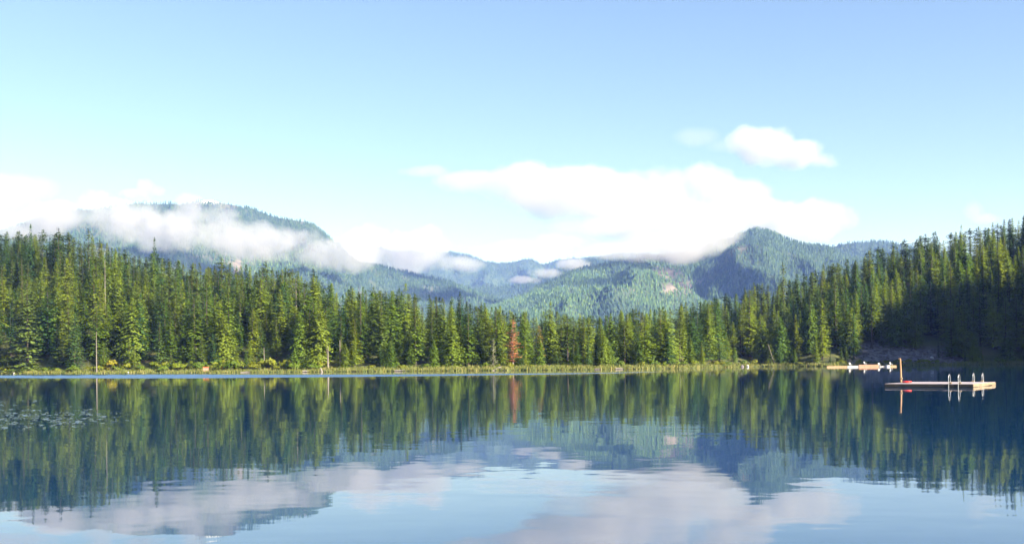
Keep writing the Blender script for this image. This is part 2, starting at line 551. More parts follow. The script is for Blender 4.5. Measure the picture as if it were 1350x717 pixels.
GC = ((0.022, 0.046, 0.036), (0.045, 0.075, 0.040))
mountain("mountain_far", [(380, 330), (440, 318), (520, 328), (560, 330), (600, 331), (620, 336), (650, 345), (675, 344), (692, 339), (702, 338), (711, 344),
         (718, 344), (740, 338), (770, 336), (820, 330), (900, 335), (980, 350)], 5600, 8600, 11, 170, 30000, 20, GC)
mountain("mountain_middle", [(520, 392), (560, 376), (600, 374), (640, 375), (680, 373), (705, 366), (740, 352), (770, 342), (810, 335), (860, 340), (940, 350)],
         4700, 6300, 12, 80, 20000, 18, GC)
mountain("mountain_left", [(-420, 350), (-250, 330), (-100, 315), (0, 303), (30, 293), (60, 283), (100, 274), (140, 270), (190, 266), (240, 265), (262, 262),
         (278, 259), (300, 265), (330, 273), (360, 281), (392, 287), (404, 289), (420, 298), (445, 319), (470, 340), (520, 354), (560, 362), (600, 373),
         (640, 385), (690, 403), (720, 420), (800, 465)], 2300, 4700, 13, 110, 62000, 16, GC, left_pale, left_masks)
mountain("mountain_right_far", [(1010, 345), (1060, 330), (1095, 323), (1105, 320), (1120, 318), (1165, 316), (1190, 321), (1250, 330), (1350, 345), (1500, 360)],
         3000, 5200, 14, 110, 24000, 17, GC)
mountain("mountain_right", [(560, 455), (600, 425), (640, 405), (660, 399), (690, 388), (720, 372), (750, 356), (780, 345), (800, 342), (850, 337), (900, 329),
         (940, 315), (970, 305), (1000, 297), (1015, 300), (1030, 308), (1050, 316), (1075, 321), (1095, 326), (1150, 345), (1250, 375), (1400, 420)],
         1900, 4000, 15, 115, 75000, 14.5, GC, right_pale, right_masks)

# ------------------------------------------------------------------ tree kinds
def rhombs(c, ax, sd, hl, hw, drop):
    """leaf sprays: c, ax, sd (n,3); half length, half width (n,)"""
    tip, tail = c + ax * hl[:, None], c - ax * hl[:, None]
    l, r = c + sd * hw[:, None], c - sd * hw[:, None]
    l[:, 2] -= drop
    r[:, 2] -= drop
    return np.stack([tip, l, tail, r], 1)

def unit(v):
    return v / np.maximum(np.linalg.norm(v, axis=-1, keepdims=True), 1e-9)

def conifer(seed, H, R, z0, prof, per_m, rise, droop, sw, gap=0.0, dens=1.0):
    r_ = np.random.default_rng(seed)
    nb = int((H - z0) * per_m)
    t = np.sort(r_.random(nb)) ** 1.05
    out = []
    lean = r_.normal(0, 0.012, 2)
    ph0 = r_.random() * 6.28
    lop = r_.random() * 6.28
    for i in range(nb):
        z = z0 + (H - z0) * t[i]
        ph = ph0 + i * 2.39996 + r_.normal(0, 0.3)
        if gap and vnoise(np.array(ph * 1.1 + seed), np.array(z * 0.55)) < gap:
            continue
        L = R * prof(t[i]) * (0.72 + 0.45 * r_.random()) * (1 + 0.16 * math.cos(ph - lop)) + 0.28
        n = max(2, int(L / 0.42 * dens))
        q = (np.arange(n) + r_.random(n) * 0.8 + 0.35) / n
        q = q[q <= 1.08]
        n = len(q)
        r = L * q
        lat = r_.normal(0, 0.16, n) * L * 0.55 * (0.35 + q) * 0.8
        zz = z + rise * r - droop * r * r / max(R, 0.5) + r_.normal(0, 0.05, n)
        zz -= np.abs(lat) * 0.18
        cs, sn = math.cos(ph), math.sin(ph)
        c = np.stack([r * cs - lat * sn + lean[0] * zz, r * sn + lat * cs + lean[1] * zz, zz], -1)
        tang = np.stack([np.full(n, cs), np.full(n, sn), rise - 2 * droop * r / max(R, 0.5)], -1) + r_.normal(0, 0.28, (n, 3))
        side = np.stack([np.full(n, -sn), np.full(n, cs), np.zeros(n)], -1) + r_.normal(0, 0.28, (n, 3))
        f = (1.15 - 0.55 * q) * (0.8 + 0.4 * r_.random(n))
        out.append(rhombs(c, unit(tang), unit(side), 0.55 * f * min(1, 0.5 + L / R), sw * f * min(1, 0.45 + L / R), 0.10))
    k = 10
    zt = H - np.linspace(0, 1.4, k)
    c = np.stack([lean[0] * zt, lean[1] * zt, zt], -1)
    a = r_.random(k) * 6.28
    out.append(rhombs(c, np.tile([0., 0, 1], (k, 1)), np.stack([np.cos(a), np.sin(a), np.zeros(k)], -1), np.full(k, 0.4), np.linspace(0.05, 0.22, k), 0.05))
    V = np.concatenate(out).reshape(-1, 3)
    return np_mesh("crown", V, np.arange(len(V)).reshape(-1, 4))

def trunk_mesh(seed, H, r0, r1=0.03, bend=0.0, n=7):
    r_ = np.random.default_rng(seed)
    k = 9
    z = np.linspace(-0.6, H, k)
    cx = bend * (z / H) ** 2 + np.cumsum(r_.normal(0, 0.015, k))
    cy = np.cumsum(r_.normal(0, 0.015, k))
    rad = r0 + (r1 - r0) * (np.clip(z, 0, H) / H) ** 0.85
    rad[0] *= 1.5
    rad[1] *= 1.08
    a = np.arange(n) / n * 2 * math.pi
    V = np.stack([cx[:, None] + rad[:, None] * np.cos(a), cy[:, None] + rad[:, None] * np.sin(a), np.repeat(z[:, None], n, 1)], -1).reshape(-1, 3)
    q = [[i * n + j, i * n + (j + 1) % n, (i + 1) * n + (j + 1) % n, (i + 1) * n + j] for i in range(k - 1) for j in range(n)]
    return np_mesh("trunk", V, q, True)

def p_fir(t): return (1 - t) ** 0.95 * min(1, 0.62 + 1.8 * t)
def p_hem(t): return (1 - t) ** 0.95 * min(1, 0.7 + 1.5 * t) * (0.9 + 0.2 * math.sin(t * 19))
def p_ced(t): return (1 - t ** 1.5) ** 0.85 * min(1, 0.75 + 1.2 * t)
def p_old(t): return (0.30 + 0.85 * (1 - t) ** 0.6 * min(1, 0.45 + 1.3 * t)) * (0.8 + 0.35 * math.sin(t * 23 + 1)) * (1 if t < 0.93 else 0.6)
def p_spr(t): return (1 - t) ** 0.95

KINDS = []   # (species, nominal height, crown mesh, trunk mesh, crown material)
def kind(species, H, crown, r0):
    crown.materials.append(M[species])
    tr = trunk_mesh(len(KINDS) + 50, H * 0.98, r0)
    tr.materials.append(M['bark'])
    KINDS.append((species, H, crown, tr))
    return len(KINDS) - 1
FIRS = [kind('fir', 25, conifer(s, 25, R, z0, p_fir, 14, 0.02, 0.16, 0.46, g), 0.34)
        for s, R, z0, g in ((1, 5.0, 1.0, 0.0), (2, 4.2, 2.0, 0.22), (3, 5.6, 1.4, 0.18), (4, 3.7, 2.6, 0.28))]
HEMS = [kind('hemlock', 25, conifer(s, 25, R, z0, p_hem, 13, 0.10, 0.34, 0.44, g), 0.33)
        for s, R, z0, g in ((11, 4.7, 1.6, 0.25), (12, 4.0, 3.0, 0.3), (13, 5.4, 1.2, 0.2))]
CEDS = [kind('cedar', 22, conifer(s, 22, R, 0.7, p_ced, 17, 0.12, 0.42, 0.46, g), 0.4)
        for s, R, g in ((21, 5.0, 0.05), (22, 4.3, 0.15))]
SPRS = [kind('spruce', 20, conifer(s, 20, R, 0.5, p_spr, 13, -0.02, 0.05, 0.42, g), 0.28)
        for s, R, g in ((31, 4.7, 0.1), (32, 3.8, 0.2))]
OLDS = [kind('old_fir', 27, conifer(s, 27, R, z0, p_old, 10, 0.12, 0.14, 0.46, g), 0.42)
        for s, R, z0, g in ((41, 4.2, 8, 0.36), (42, 4.8, 6, 0.40), (43, 3.6, 10, 0.36))]
ALLK = FIRS + HEMS + CEDS + SPRS + OLDS

# ------------------------------------------------------------------ placing the forest
def jitter_grid(x0, x1, y0, y1, st):
    gx, gy = np.meshgrid(np.arange(x0, x1, st), np.arange(y0, y1, st))
    gx = gx + (rng.random(gx.shape) - 0.5) * st * 0.95
    gy = gy + (rng.random(gy.shape) - 0.5) * st * 0.95
    return gx.ravel(), gy.ravel()

tx, ty = jitter_grid(-330, 330, 300, 640, 7.0)
ts = 675 + F * tx / ty
db = ty - shore(ts)
W = width(ts)
gapx = np.zeros(len(tx), bool)
for (g0, g1, dep) in ((366, 384, 34), (548, 562, 26), (118, 132, 22), (660, 691, 13), (644, 657, 9), (1128, 1225, 16)):
    gapx |= (ts > g0) & (ts < g1) & (db < dep)
front = 9 + 7 * fbm(ts / 30, ts * 0, 2, 61) + np.where((ts > 1130) & (ts < 1240), 12, 0) + np.where((ts > 230) & (ts < 380), 4, 0)
ok = (db > front) & (db < W + 42) & (ts > -330) & (ts < 1480) & ~gapx
ok &= rng.random(len(tx)) < np.where(db > 60, 0.72, 0.9)
tx, ty, ts, db, W = tx[ok], ty[ok], ts[ok], db[ok], W[ok]
yx, yy_ = jitter_grid(-260, 260, 300, 440, 4.6)
ysx = 675 + F * yx / yy_
yd = yy_ - shore(ysx)
ok = (yd > 7) & (yd < 19) & (ysx > -100) & (ysx < 1420) & (rng.random(len(yx)) < 0.5) & ~((ysx > 1128) & (ysx < 1225)) & ~((ysx > 366) & (ysx < 384)) & ~((ysx > 548) & (ysx < 562)) & ~((ysx > 644) & (ysx < 692))
n_old = len(tx)
tx, ty, ts, db = (np.concatenate([a, b[ok]]) for a, b in ((tx, yx), (ty, yy_), (ts, ysx), (db, yd)))
W = width(ts)
young = np.arange(len(tx)) >= n_old
# hill that goes on outside the frame on the right
hx, hy = jitter_grid(190, 700, 90, 560, 7.5)
hs = 675 + F * hx / hy
hdb = hy - shore(hs)
ok = (hs >= 1480) & (hdb > 8) & (ground(hx, hy) > 1) & (hx < 640)
hx, hy = hx[ok], hy[ok]

n = len(tx)
q = db / W
r1, r2 = rng.random(n), rng.random(n)
mixn = fbm(tx / 40, ty / 40, 3, 66)
kindi = np.zeros(n, int)
for i in range(n):
    a = r1[i] + 0.35 * (mixn[i] - 0.5)
    if q[i] > 0.72:
        pool = OLDS if a < 0.42 else FIRS if a < 0.75 else HEMS
    elif q[i] < 0.15:
        pool = FIRS if a < 0.34 else HEMS if a < 0.64 else SPRS if a < 0.86 else CEDS
    else:
        pool = FIRS if a < 0.36 else HEMS if a < 0.74 else CEDS if a < 0.86 else OLDS if a < 0.93 else SPRS
    kindi[i] = pool[int(r2[i] * len(pool)) % len(pool)]
KH = np.array([k[1] for k in KINDS], float)
hgt = np.clip(rng.normal(20.0, 4.4, n), 10, 30)
hgt = np.where(q < 0.12, hgt * (0.72 + 0.38 * rng.random(n)), hgt)
hgt = np.where((ts > 640) & (ts < 900) & (q < 0.25), hgt * 0.88, hgt)
tz = ground(tx, ty) - 0.3
hgt = np.where(young, 4 + 9 * rng.random(n) ** 1.3, hgt)
# keep the tops under the skyline of the picture's hills (a ragged one)
px, py = proj(tx, ty, tz + hgt)
lim = np.interp(px, SKY_X, SKY_Y) + 9 * (rng.random(n) - 0.55)
need = np.clip((lim - py), 0, None) / F * ty
hgt = np.maximum(hgt - need, np.where(young, 3.5, 7.0))

# trees that stand out, by pixel: (kind, base px, top px y, distance behind the shore, species override, label, category)
E = []
def special(k, bx, top, back, label, cat='tree', wide=1.0, group=None):
    u, _ = ray(bx, 440)
    s = 675 + F * float(u)
    y = float(shore(np.array(s))) + back
    x = float(u) * y
    z = float(ground(np.array(x), np.array(y)))
    _, v = ray(bx, top)
    h = CAMH + float(v) * y - z
    E.append(dict(k=k, x=x, y=y, z=z - 0.2, h=h, label=label, cat=cat, wide=wide, group=group))
special(SPRS[0], 36, 366, 10, "broad spruce with tiered drooping branches at the far left shore", 'spruce', 1.45)
special(FIRS[0], 41, 295, 118, "tall dark fir highest on the left skyline", 'fir', 0.95)
special(OLDS[0], 57, 302, 122, "ragged fir just right of the highest fir on the left skyline", 'fir')
special(OLDS[1], 78, 299, 120, "wide ragged fir with a flattened top on the left skyline", 'fir', 1.15)
special(OLDS[2], 118, 301, 118, "small-topped dark fir at the right end of the high left skyline", 'fir', 0.8)
special(FIRS[0], 204, 312, 128, "slender fir spire rising alone against the low white cloud", 'fir', 0.85)
special(OLDS[0], 293, 338, 110, "full-headed old fir beside the pale scar on the left mountain", 'fir', 1.1)
special(OLDS[1], 352, 343, 105, "rounded old fir above the middle of the left forest", 'fir', 1.05)
special(FIRS[3], 377, 352, 100, "narrow thin-crowned fir with open sky on both sides", 'fir', 0.9)
special(OLDS[2], 414, 354, 98, "pointed old fir last of the tall ones before the treeline steps down", 'fir')
special(FIRS[2], 607, 384, 40, "steep-sided tall fir left of the red dead tree, above the centre treeline", 'fir', 1.05)
special(FIRS[1], 533, 372, 46, "tall fir standing above its neighbours left of the valley mouth", 'fir')
special(FIRS[0], 725, 396, 34, "dark narrow fir right of the red dead tree, tallest on that stretch", 'fir', 0.8)
special(OLDS[2], 1033, 345, 66, "lone bare-trunked fir towering over the shaded right treeline", 'fir', 0.75)
special(CEDS[0], 395, 411, 11, "bright green cone-shaped cedar on the left shore beside a dark gap", 'cedar', 0.85)
special(CEDS[1], 421, 398, 12, "tall pale green cedar right of the cone-shaped cedar", 'cedar', 0.95)
special(CEDS[0], 595, 424, 11, "broad yellow-green cedar alone on the centre shore", 'cedar', 1.12)
special(SPRS[1], 344, 424, 14, "bluish spruce above the rusty bank on the left shore", 'spruce', 1.2)
special(CEDS[1], 506, 452, 9, "small yellow-green cedar at the water's edge left of centre", 'cedar', 1.0)
special(CEDS[1], 456, 452, 9, "short bushy young cedar right of the bare grey trunk", 'cedar', 1.2)
special(SPRS[0], 98, 412, 10, "thin young spruce beside the bare grey pole", 'spruce', 0.8)
special(HEMS[1], 692, 440, 13, "thin yellowish hemlock just right of the red dead tree", 'hemlock', 0.6)
special(CEDS[1], 712, 441, 12, "olive cedar under the orange-topped tree", 'cedar', 1.0)
special(SPRS[1], 775, 442, 9, "pale grey-green spruce on the shore right of centre", 'spruce', 0.9)
special(SPRS[0], 785, 440, 10, "dark pointed spruce paired with the pale one right of centre", 'spruce', 0.9)
special(CEDS[1], 1068, 385, 26, "lit pale-topped cedar in the shaded right forest", 'cedar', 0.8)
special(HEMS[2], 1310, 372, 24, "tall hemlock with sunlit branch tips in the right forest", 'hemlock', 1.1)
special(FIRS[0], 1268, 296, 150, "sharp dark fir spire on the right skyline", 'fir', 0.75)
special(OLDS[1], 1148, 326, 140, "spreading old fir on the right skyline beside the mountain's end", 'fir', 1.1)
special(OLDS[0], 1222, 308, 148, "crooked-topped old fir on the right skyline", 'fir')
# clear the view of these
for e in E:
    su = e['x'] / e['y']
    hw = 0.14 * e['h'] / e['y'] * e['wide']
    near = (ty < e['y'] + 3.0) & (np.abs(tx / ty - su) < hw) & (ty > e['y'] - (16 if e['h'] < 40 else 0) - 3)
    _, pye = proj(tx, ty, tz + hgt)
    _, top = proj(e['x'], e['y'], e['z'] + e['h'])
    close = (np.hypot(tx - e['x'], ty - e['y']) < 2.6)
    kill = close | (near & (e['y'] - shore(np.array(675 + F * su)) < 50))
    k_ = ~kill
    tx, ty, ts, db, W, q, tz, hgt, kindi = (a[k_] for a in (tx, ty, ts, db, W, q, tz, hgt, kindi))
n = len(tx)

# which trees show largest: painter's order, columns of the photo
order = np.argsort(ty)
skyl = np.full(1350, 492.0)
vis = np.zeros(n)
items = [(ty[i], i, None) for i in order] + [(e['y'], -1, e) for e in E]
items.sort(key=lambda a: a[0])
for yy, i, e in items:
    if e is None:
        x, z, h, rr = tx[i], tz[i], hgt[i], hgt[i] * 0.125
    else:
        x, z, h, rr = e['x'], e['z'], e['h'], e['h'] * 0.13
    cx_, ctop = proj(x, yy, z + h)
    _, cbot = proj(x, yy, z)
    wpx = max(rr / yy * F, 1.5)
    a, b = int(max(cx_ - wpx, 0)), int(min(cx_ + wpx, 1349))
    if b <= a:
        continue
    cols = np.arange(a, b + 1)
    top = ctop + (cbot - ctop) * np.abs(cols - cx_) / wpx
    gain = np.clip(np.minimum(skyl[a:b + 1], cbot) - top, 0, None)
    if i >= 0:
        vis[i] = gain.sum()
    skyl[a:b + 1] = np.minimum(skyl[a:b + 1], top)
N_IND = 300 - len(E)
pick = np.argsort(-vis)[:N_IND]
pick = pick[vis[pick] > 6]
is_pick = np.zeros(n, bool)
is_pick[pick] = True

SPN = {'fir': ('fir_tree', 'fir'), 'hemlock': ('hemlock_tree', 'hemlock'), 'cedar': ('cedar_tree', 'cedar'), 'spruce': ('spruce_tree', 'spruce'), 'old_fir': ('old_fir_tree', 'fir')}
PROTO = {}
def plant(k, x, y, z, h, rot, wide, label, cat, group=None):
    sp, H, crown, trunk = KINDS[k]
    f = h / H
    w = f * wide
    o = thing(SPN[sp][0], label, cat, (x, y, z), rot, group, (w, w, f))
    c_ = link('crown', crown, None, o)
    t_ = link('trunk', trunk, None, o)
    PROTO.setdefault(k, (c_, t_))
    return o
for e in E:
    plant(e['k'], e['x'], e['y'], e['z'], e['h'], rng.random() * 6.28, e['wide'] * 27.0 / max(e['h'], 22), e['label'], e['cat'], e['group'])
LOOK = {'fir': "dark green fir", 'hemlock': "drooping hemlock", 'cedar': "yellow-green cedar", 'spruce': "blue-green spruce", 'old_fir': "ragged fir"}
MARKS = [(127, "left of the bare grey pole"), (271, "between the bare grey pole and the orange-topped stand"),
         (395, "between the orange-topped stand and the cone-shaped cedar"), (448, "between the cone-shaped cedar and the bare grey trunk"),
         (595, "between the bare grey trunk and the broad cedar"), (676, "between the broad cedar and the red dead tree"),
         (780, "between the red dead tree and the pale spruce"), (882, "between the pale spruce and the grass's end"),
         (1021, "between the grass's end and the leaning trunk"), (1090, "between the leaning trunk and the far dock"),
         (1182, "behind the far dock"), (1270, "above the rubble slope"), (9999, "right of the rubble slope")]
ORD = ["leftmost", "second", "third", "fourth", "fifth", "sixth", "seventh", "eighth", "ninth", "tenth", "eleventh", "twelfth"]
cells = {}
for i in pick:
    tier = "front-row" if q[i] < 0.2 else "skyline" if q[i] > 0.72 else "mid-slope"
    pxi = float(proj(tx[i], ty[i], tz[i] + hgt[i] * 0.5)[0])
    mk = next(t for lim_, t in MARKS if pxi < lim_)
    cells.setdefault((KINDS[kindi[i]][0], tier, mk), []).append((pxi, int(i)))
for (sp, tier, mk), lst in cells.items():
    lst.sort()
    for r_no, (_, i) in enumerate(lst):
        if len(lst) == 1:
            lab = f"{tier} {LOOK[sp]} {mk}"
        elif r_no == 0:
            lab = f"leftmost {tier} {LOOK[sp]} {mk}"
        elif r_no == len(lst) - 1:
            lab = f"rightmost {tier} {LOOK[sp]} {mk}"
        else:
            lab = f"{ORD[min(r_no, 11)]} {tier} {LOOK[sp]} from left {mk}"
        plant(int(kindi[i]), tx[i], ty[i], tz[i], hgt[i], rng.random() * 6.28, 1.08 + 0.45 * rng.random(), lab, SPN[sp][1], f"{tier} {SPN[sp][1]}s of the shore forest")
for k in ALLK:
    assert k in PROTO, k

# the rest of the wood: one object, copies by geometry nodes
hz = ground(hx, hy) - 0.3
m_ = ~is_pick
rx, ry, rz = np.concatenate([tx[m_], hx]), np.concatenate([ty[m_], hy]), np.concatenate([tz[m_], hz])
rh = np.concatenate([hgt[m_], rng.normal(23, 3, len(hx))])
rk_ = np.concatenate([kindi[m_], np.array([ALLK[int(a * len(ALLK)) % len(ALLK)] for a in rng.random(len(hx))], int)])
fme = bpy.data.meshes.new("forest")
fme.vertices.add(len(rx))
fme.vertices.foreach_set("co", np.stack([rx, ry, rz], -1).astype(np.float32).ravel())
a_ = fme.attributes.new("species", 'INT', 'POINT')
a_.data.foreach_set("value", rk_.astype(np.int32))
attr(fme, "size", rh / KH[rk_])
attr(fme, "girth", 1.08 + 0.45 * rng.random(len(rx)))
attr(fme, "turn", rng.random(len(rx)) * 6.28)
forest = link("forest", fme)
tag(forest, kind='stuff')
ng = bpy.data.node_groups.new("forest copies", 'GeometryNodeTree')
ng.interface.new_socket("Geometry", in_out='INPUT', socket_type='NodeSocketGeometry')
ng.interface.new_socket("Geometry", in_out='OUTPUT', socket_type='NodeSocketGeometry')
gi, go = ng.nodes.new("NodeGroupInput"), ng.nodes.new("NodeGroupOutput")
def named(nm, dt):
    nd = ng.nodes.new("GeometryNodeInputNamedAttribute")
    nd.data_type = dt
    nd.inputs["Name"].default_value = nm
    return nd.outputs["Attribute"]
sp_a, sz_a, tn_a, gt_a = named("species", 'INT'), named("size", 'FLOAT'), named("turn", 'FLOAT'), named("girth", 'FLOAT')
mu = ng.nodes.new("ShaderNodeMath")
mu.operation = 'MULTIPLY'
ng.links.new(sz_a, mu.inputs[0])
ng.links.new(gt_a, mu.inputs[1])
cs_ = ng.nodes.new("ShaderNodeCombineXYZ")
ng.links.new(mu.outputs[0], cs_.inputs[0])
ng.links.new(mu.outputs[0], cs_.inputs[1])
ng.links.new(sz_a, cs_.inputs[2])
cr_ = ng.nodes.new("ShaderNodeCombineXYZ")
ng.links.new(tn_a, cr_.inputs[2])
jn = ng.nodes.new("GeometryNodeJoinGeometry")
for k in ALLK:
    cmp_ = ng.nodes.new("FunctionNodeCompare")
    cmp_.data_type = 'INT'
    cmp_.operation = 'EQUAL'
    ng.links.new(sp_a, [s for s in cmp_.inputs if s.type == 'INT'][0])
    [s for s in cmp_.inputs if s.type == 'INT'][1].default_value = k
    j2 = ng.nodes.new("GeometryNodeJoinGeometry")
    for ob in PROTO[k]:
        oi = ng.nodes.new("GeometryNodeObjectInfo")
        oi.transform_space = 'ORIGINAL'
        oi.inputs["Object"].default_value = ob
        ng.links.new(oi.outputs["Geometry"], j2.inputs[0])
    ip = ng.nodes.new("GeometryNodeInstanceOnPoints")
    ng.links.new(gi.outputs[0], ip.inputs["Points"])
    ng.links.new(cmp_.outputs[0], ip.inputs["Selection"])
    ng.links.new(j2.outputs[0], ip.inputs["Instance"])
    ng.links.new(cr_.outputs[0], ip.inputs["Rotation"])
    ng.links.new(cs_.outputs[0], ip.inputs["Scale"])
    ng.links.new(ip.outputs[0], jn.inputs[0])
ng.links.new(jn.outputs[0], go.inputs[0])
md = forest.modifiers.new("copies", 'NODES')
md.node_group = ng
print("trees", len(pick), "individual +", len(E), "special; forest", len(rx))

# ------------------------------------------------------------------ dead and odd trees
def spot(px, back, py=440):
    u, _ = ray(px, py)
    s = 675 + F * float(u)
    y = float(shore(np.array(s))) + back
    x = float(u) * y
    return x, y, float(ground(np.array(x), np.array(y)))

def twigs(seed, H, z0, L, n, r=0.04, up=0.1):
    r_ = np.random.default_rng(seed)
    mb = MB()
    for i in range(n):
        z = z0 + (H - z0) * (i + r_.random()) / n
        a = i * 2.4 + r_.normal(0, 0.3)
        l = L * (1 - 0.75 * (z - z0) / (H - z0)) * (0.5 + 0.6 * r_.random())
        d = Vector((math.cos(a), math.sin(a), up))
        p0 = Vector((0, 0, z))
        mb.tube([p0, p0 + d * l * 0.6, p0 + d * l + Vector((0, 0, -0.06 * l))], [r, r * 0.7, r * 0.25], 4)
    return mb

# red dead tree on the centre shore
x, y, z = spot(676, 9)
h = (487 - 424) / F * y
o = thing('dead_tree', "dead tree with rusty red needles on the centre shore", 'dead tree', (x, y, z))
link('trunk', trunk_mesh(201, h * 0.97, 0.26, 0.04), M['dead_wood'], o)
cm = conifer(202, h, 3.9, 1.8, lambda t: (1 - t) ** 0.6 * min(1, 0.7 + t) * (0.75 + 0.35 * math.sin(t * 21)), 11, 0.22, 0.14, 0.36, 0.25, 0.9)
link('crown', cm, M['red_needles'], o)
twigs(203, h, 1.5, 2.4, 40, 0.05).build('twigs', M['dead_wood'], o)
# tree with a browning top
x, y, z = spot(711, 22)
h = (483 - 430) / F * y
o = thing('browning_tree', "slim conifer with an orange-brown top right of the red dead tree", 'dying tree', (x, y, z))
link('trunk', trunk_mesh(205, h * 0.97, 0.24), M['bark'], o)
link('crown', conifer(206, h, 1.9, 3.0, lambda t: (1 - t) ** 0.6, 10, 0.1, 0.2, 0.32, 0.3), M['orange_needles'], o)
# thin grey spruce
x, y, z = spot(650, 8)
h = (484 - 446) / F * y
o = thing('grey_spruce', "thin pale grey spruce left of the red dead tree", 'spruce', (x, y, z))
link('trunk', trunk_mesh(207, h * 0.97, 0.16), M['dead_wood'], o)
link('crown', conifer(208, h, 1.5, 0.4, p_spr, 12, 0.0, 0.1, 0.26, 0.25), M['grey_spruce'], o)

def snag(px, back, py_top, r0, label, leanpx=0.0, branches=0, seed=300, py_bot=None, name='snag', broken=0.09):
    x, y, z = spot(px, back)
    _, v = ray(px, py_top)
    h = CAMH + float(v) * y - z
    o = thing(name, label, 'dead tree', (x, y, z))
    o.rotation_euler = (0, math.atan2(leanpx / F * y, h), 0)
    link('trunk', trunk_mesh(seed, h, r0, broken), M['dead_wood'], o)
    if branches:
        twigs(seed + 1, h, h * 0.15, 1.3, branches, 0.035, -0.1).build('twigs', M['dead_wood'], o)
    return o
snag(127, 1.2, 437, 0.24, "bare grey pole of a dead tree at the left water's edge", 0.5, 7, 301)
snag(139, 74, 343, 0.32, "grey dead trunk high in the left forest", 0.3, 8, 304)
snag(448, 9, 448, 0.34, "bare grey trunk at the left shore edge", 0.0, 6, 307)
snag(432, 8, 456, 0.42, "pale broken dead trunk left of the bare grey trunk", 0.0, 16, 310)
snag(1021, 8, 452, 0.22, "thin dead trunk leaning left over the shaded right shore", -9, 3, 313)
snag(391, 92, 366, 0.4, "grey standing dead trunk between old firs on the left ridge", 0.0, 5, 316)
snag(258, 12, 456, 0.28, "brown bare lower trunk among left shore shrubs", 0.4, 3, 319)
snag(348, 11, 458, 0.2, "slender grey dead stem above the shrubs on the left shore", 0.0, 3, 322)

# ------------------------------------------------------------------ shrubs, grass, rocks on the shore
def shrub_mesh(seed, nl=420, lobes=7, flat=0.8):
    r_ = np.random.default_rng(seed)
    lc = r_.normal(0, 0.42, (lobes, 3))
    lc[:, 2] = 0.30 + 0.5 * r_.random(lobes)
    lr = 0.28 + 0.25 * r_.random(lobes)
    k = r_.integers(0, lobes, nl)
    d = unit(r_.normal(0, 1, (nl, 3)))
    d[:, 2] = np.abs(d[:, 2]) * 0.9 - 0.15
    c = lc[k] + d * lr[k][:, None] * (0.6 + 0.45 * r_.random((nl, 1)))
    c[:, 2] = np.maximum(c[:, 2], 0.02)
    a, b = unit(r_.normal(0, 1, (nl, 3))), unit(r_.normal(0, 1, (nl, 3)))
    b = unit(b - a * (a * b).sum(1, keepdims=True))
    s = 0.07 + 0.06 * r_.random(nl)
    V = rhombs(c, a, b, s * 1.3, s, 0.0).reshape(-1, 3)
    return np_mesh("crown", V, np.arange(len(V)).reshape(-1, 4))
SHRUBS = [shrub_mesh(s) for s in (401, 402, 403, 404)]
for s_ in SHRUBS[:3]:
    s_.materials.append(M['shrub'])
SHRUBS[3].materials.append(M['golden'])
st = MB()
for i in range(7):
    a = i * 0.9
    st.tube([(0, 0, -0.1), (0.2 * math.cos(a), 0.2 * math.sin(a), 0.35), (0.45 * math.cos(a), 0.45 * math.sin(a), 0.75)], [0.03, 0.022, 0.008], 4)
stem0 = st.build('stems', M['bark'])
stem_me = stem0.data
bpy.data.objects.remove(stem0)
SHRUB_SEEN = []
def shrub(me, px, back, w, h, label, group=None):
    x, y, z = spot(px, back)
    o = thing('shrub', label, 'shrub', (x, y, z - 0.05), rng.random() * 6.28, group, (w, w, h))
    link('crown', me, None, o)
    link('stems', stem_me, None, o)
    if group:
        SHRUB_SEEN.append((px, label, o))
shrub(SHRUBS[3], 145, 9, 3.0, 3.6, "golden yellow shrub right of the bare grey pole")
shrub(SHRUBS[3], 298, 6, 1.8, 2.0, "small yellowing shrub right of the orange-topped stand")
shrub(SHRUBS[0], 281, 6.5, 2.2, 2.8, "bright green shrub touching the orange-topped stand")
shrub(SHRUBS[1], 166, 10, 3.2, 3.8, "rounded green shrub right of the golden one")
shrub(SHRUBS[2], 882, 6, 1.6, 1.9, "dark isolated shrub at the right end of the centre grass")
shrub(SHRUBS[0], 992, 6, 1.9, 2.2, "dark rounded shrub at the shaded right waterline")
for i in range(46):
    pxs = float(np.clip(205 + 230 * rng.random(), 205, 430))
    shrub(SHRUBS[int(rng.integers(0, 3))], pxs, 4.5 + 9 * rng.random(), 1.6 + 1.5 * rng.random(), 1.6 + 1.9 * rng.random(),
          "leafy yellow-green shrub in the thicket along the left shore", "shrubs along the left shore")
for i in range(22):
    shrub(SHRUBS[int(rng.integers(0, 3))], float(-10 + 215 * rng.random()), 4 + 5 * rng.random(), 1.1 + 1.2 * rng.random(), 1.0 + 1.2 * rng.random(),
          "low green shrub on the grassy bank at the far left", "low shrubs at the far left")
for i in range(24):
    shrub(SHRUBS[int(rng.integers(0, 3))], float(440 + 440 * rng.random()), 6 + 5 * rng.random(), 0.9 + 0.9 * rng.random(), 0.8 + 1.0 * rng.random(),
          "low green shrub in the grass of the centre shore", "low shrubs on the centre shore")
for i in range(26):
    shrub(SHRUBS[int(rng.integers(0, 3))], float(900 + 460 * rng.random()), 3 + 5 * rng.random(), 1.2 + 1.2 * rng.random(), 1.0 + 1.1 * rng.random(),
          "low shrub on the shaded right shore", "low shrubs on the right shore")

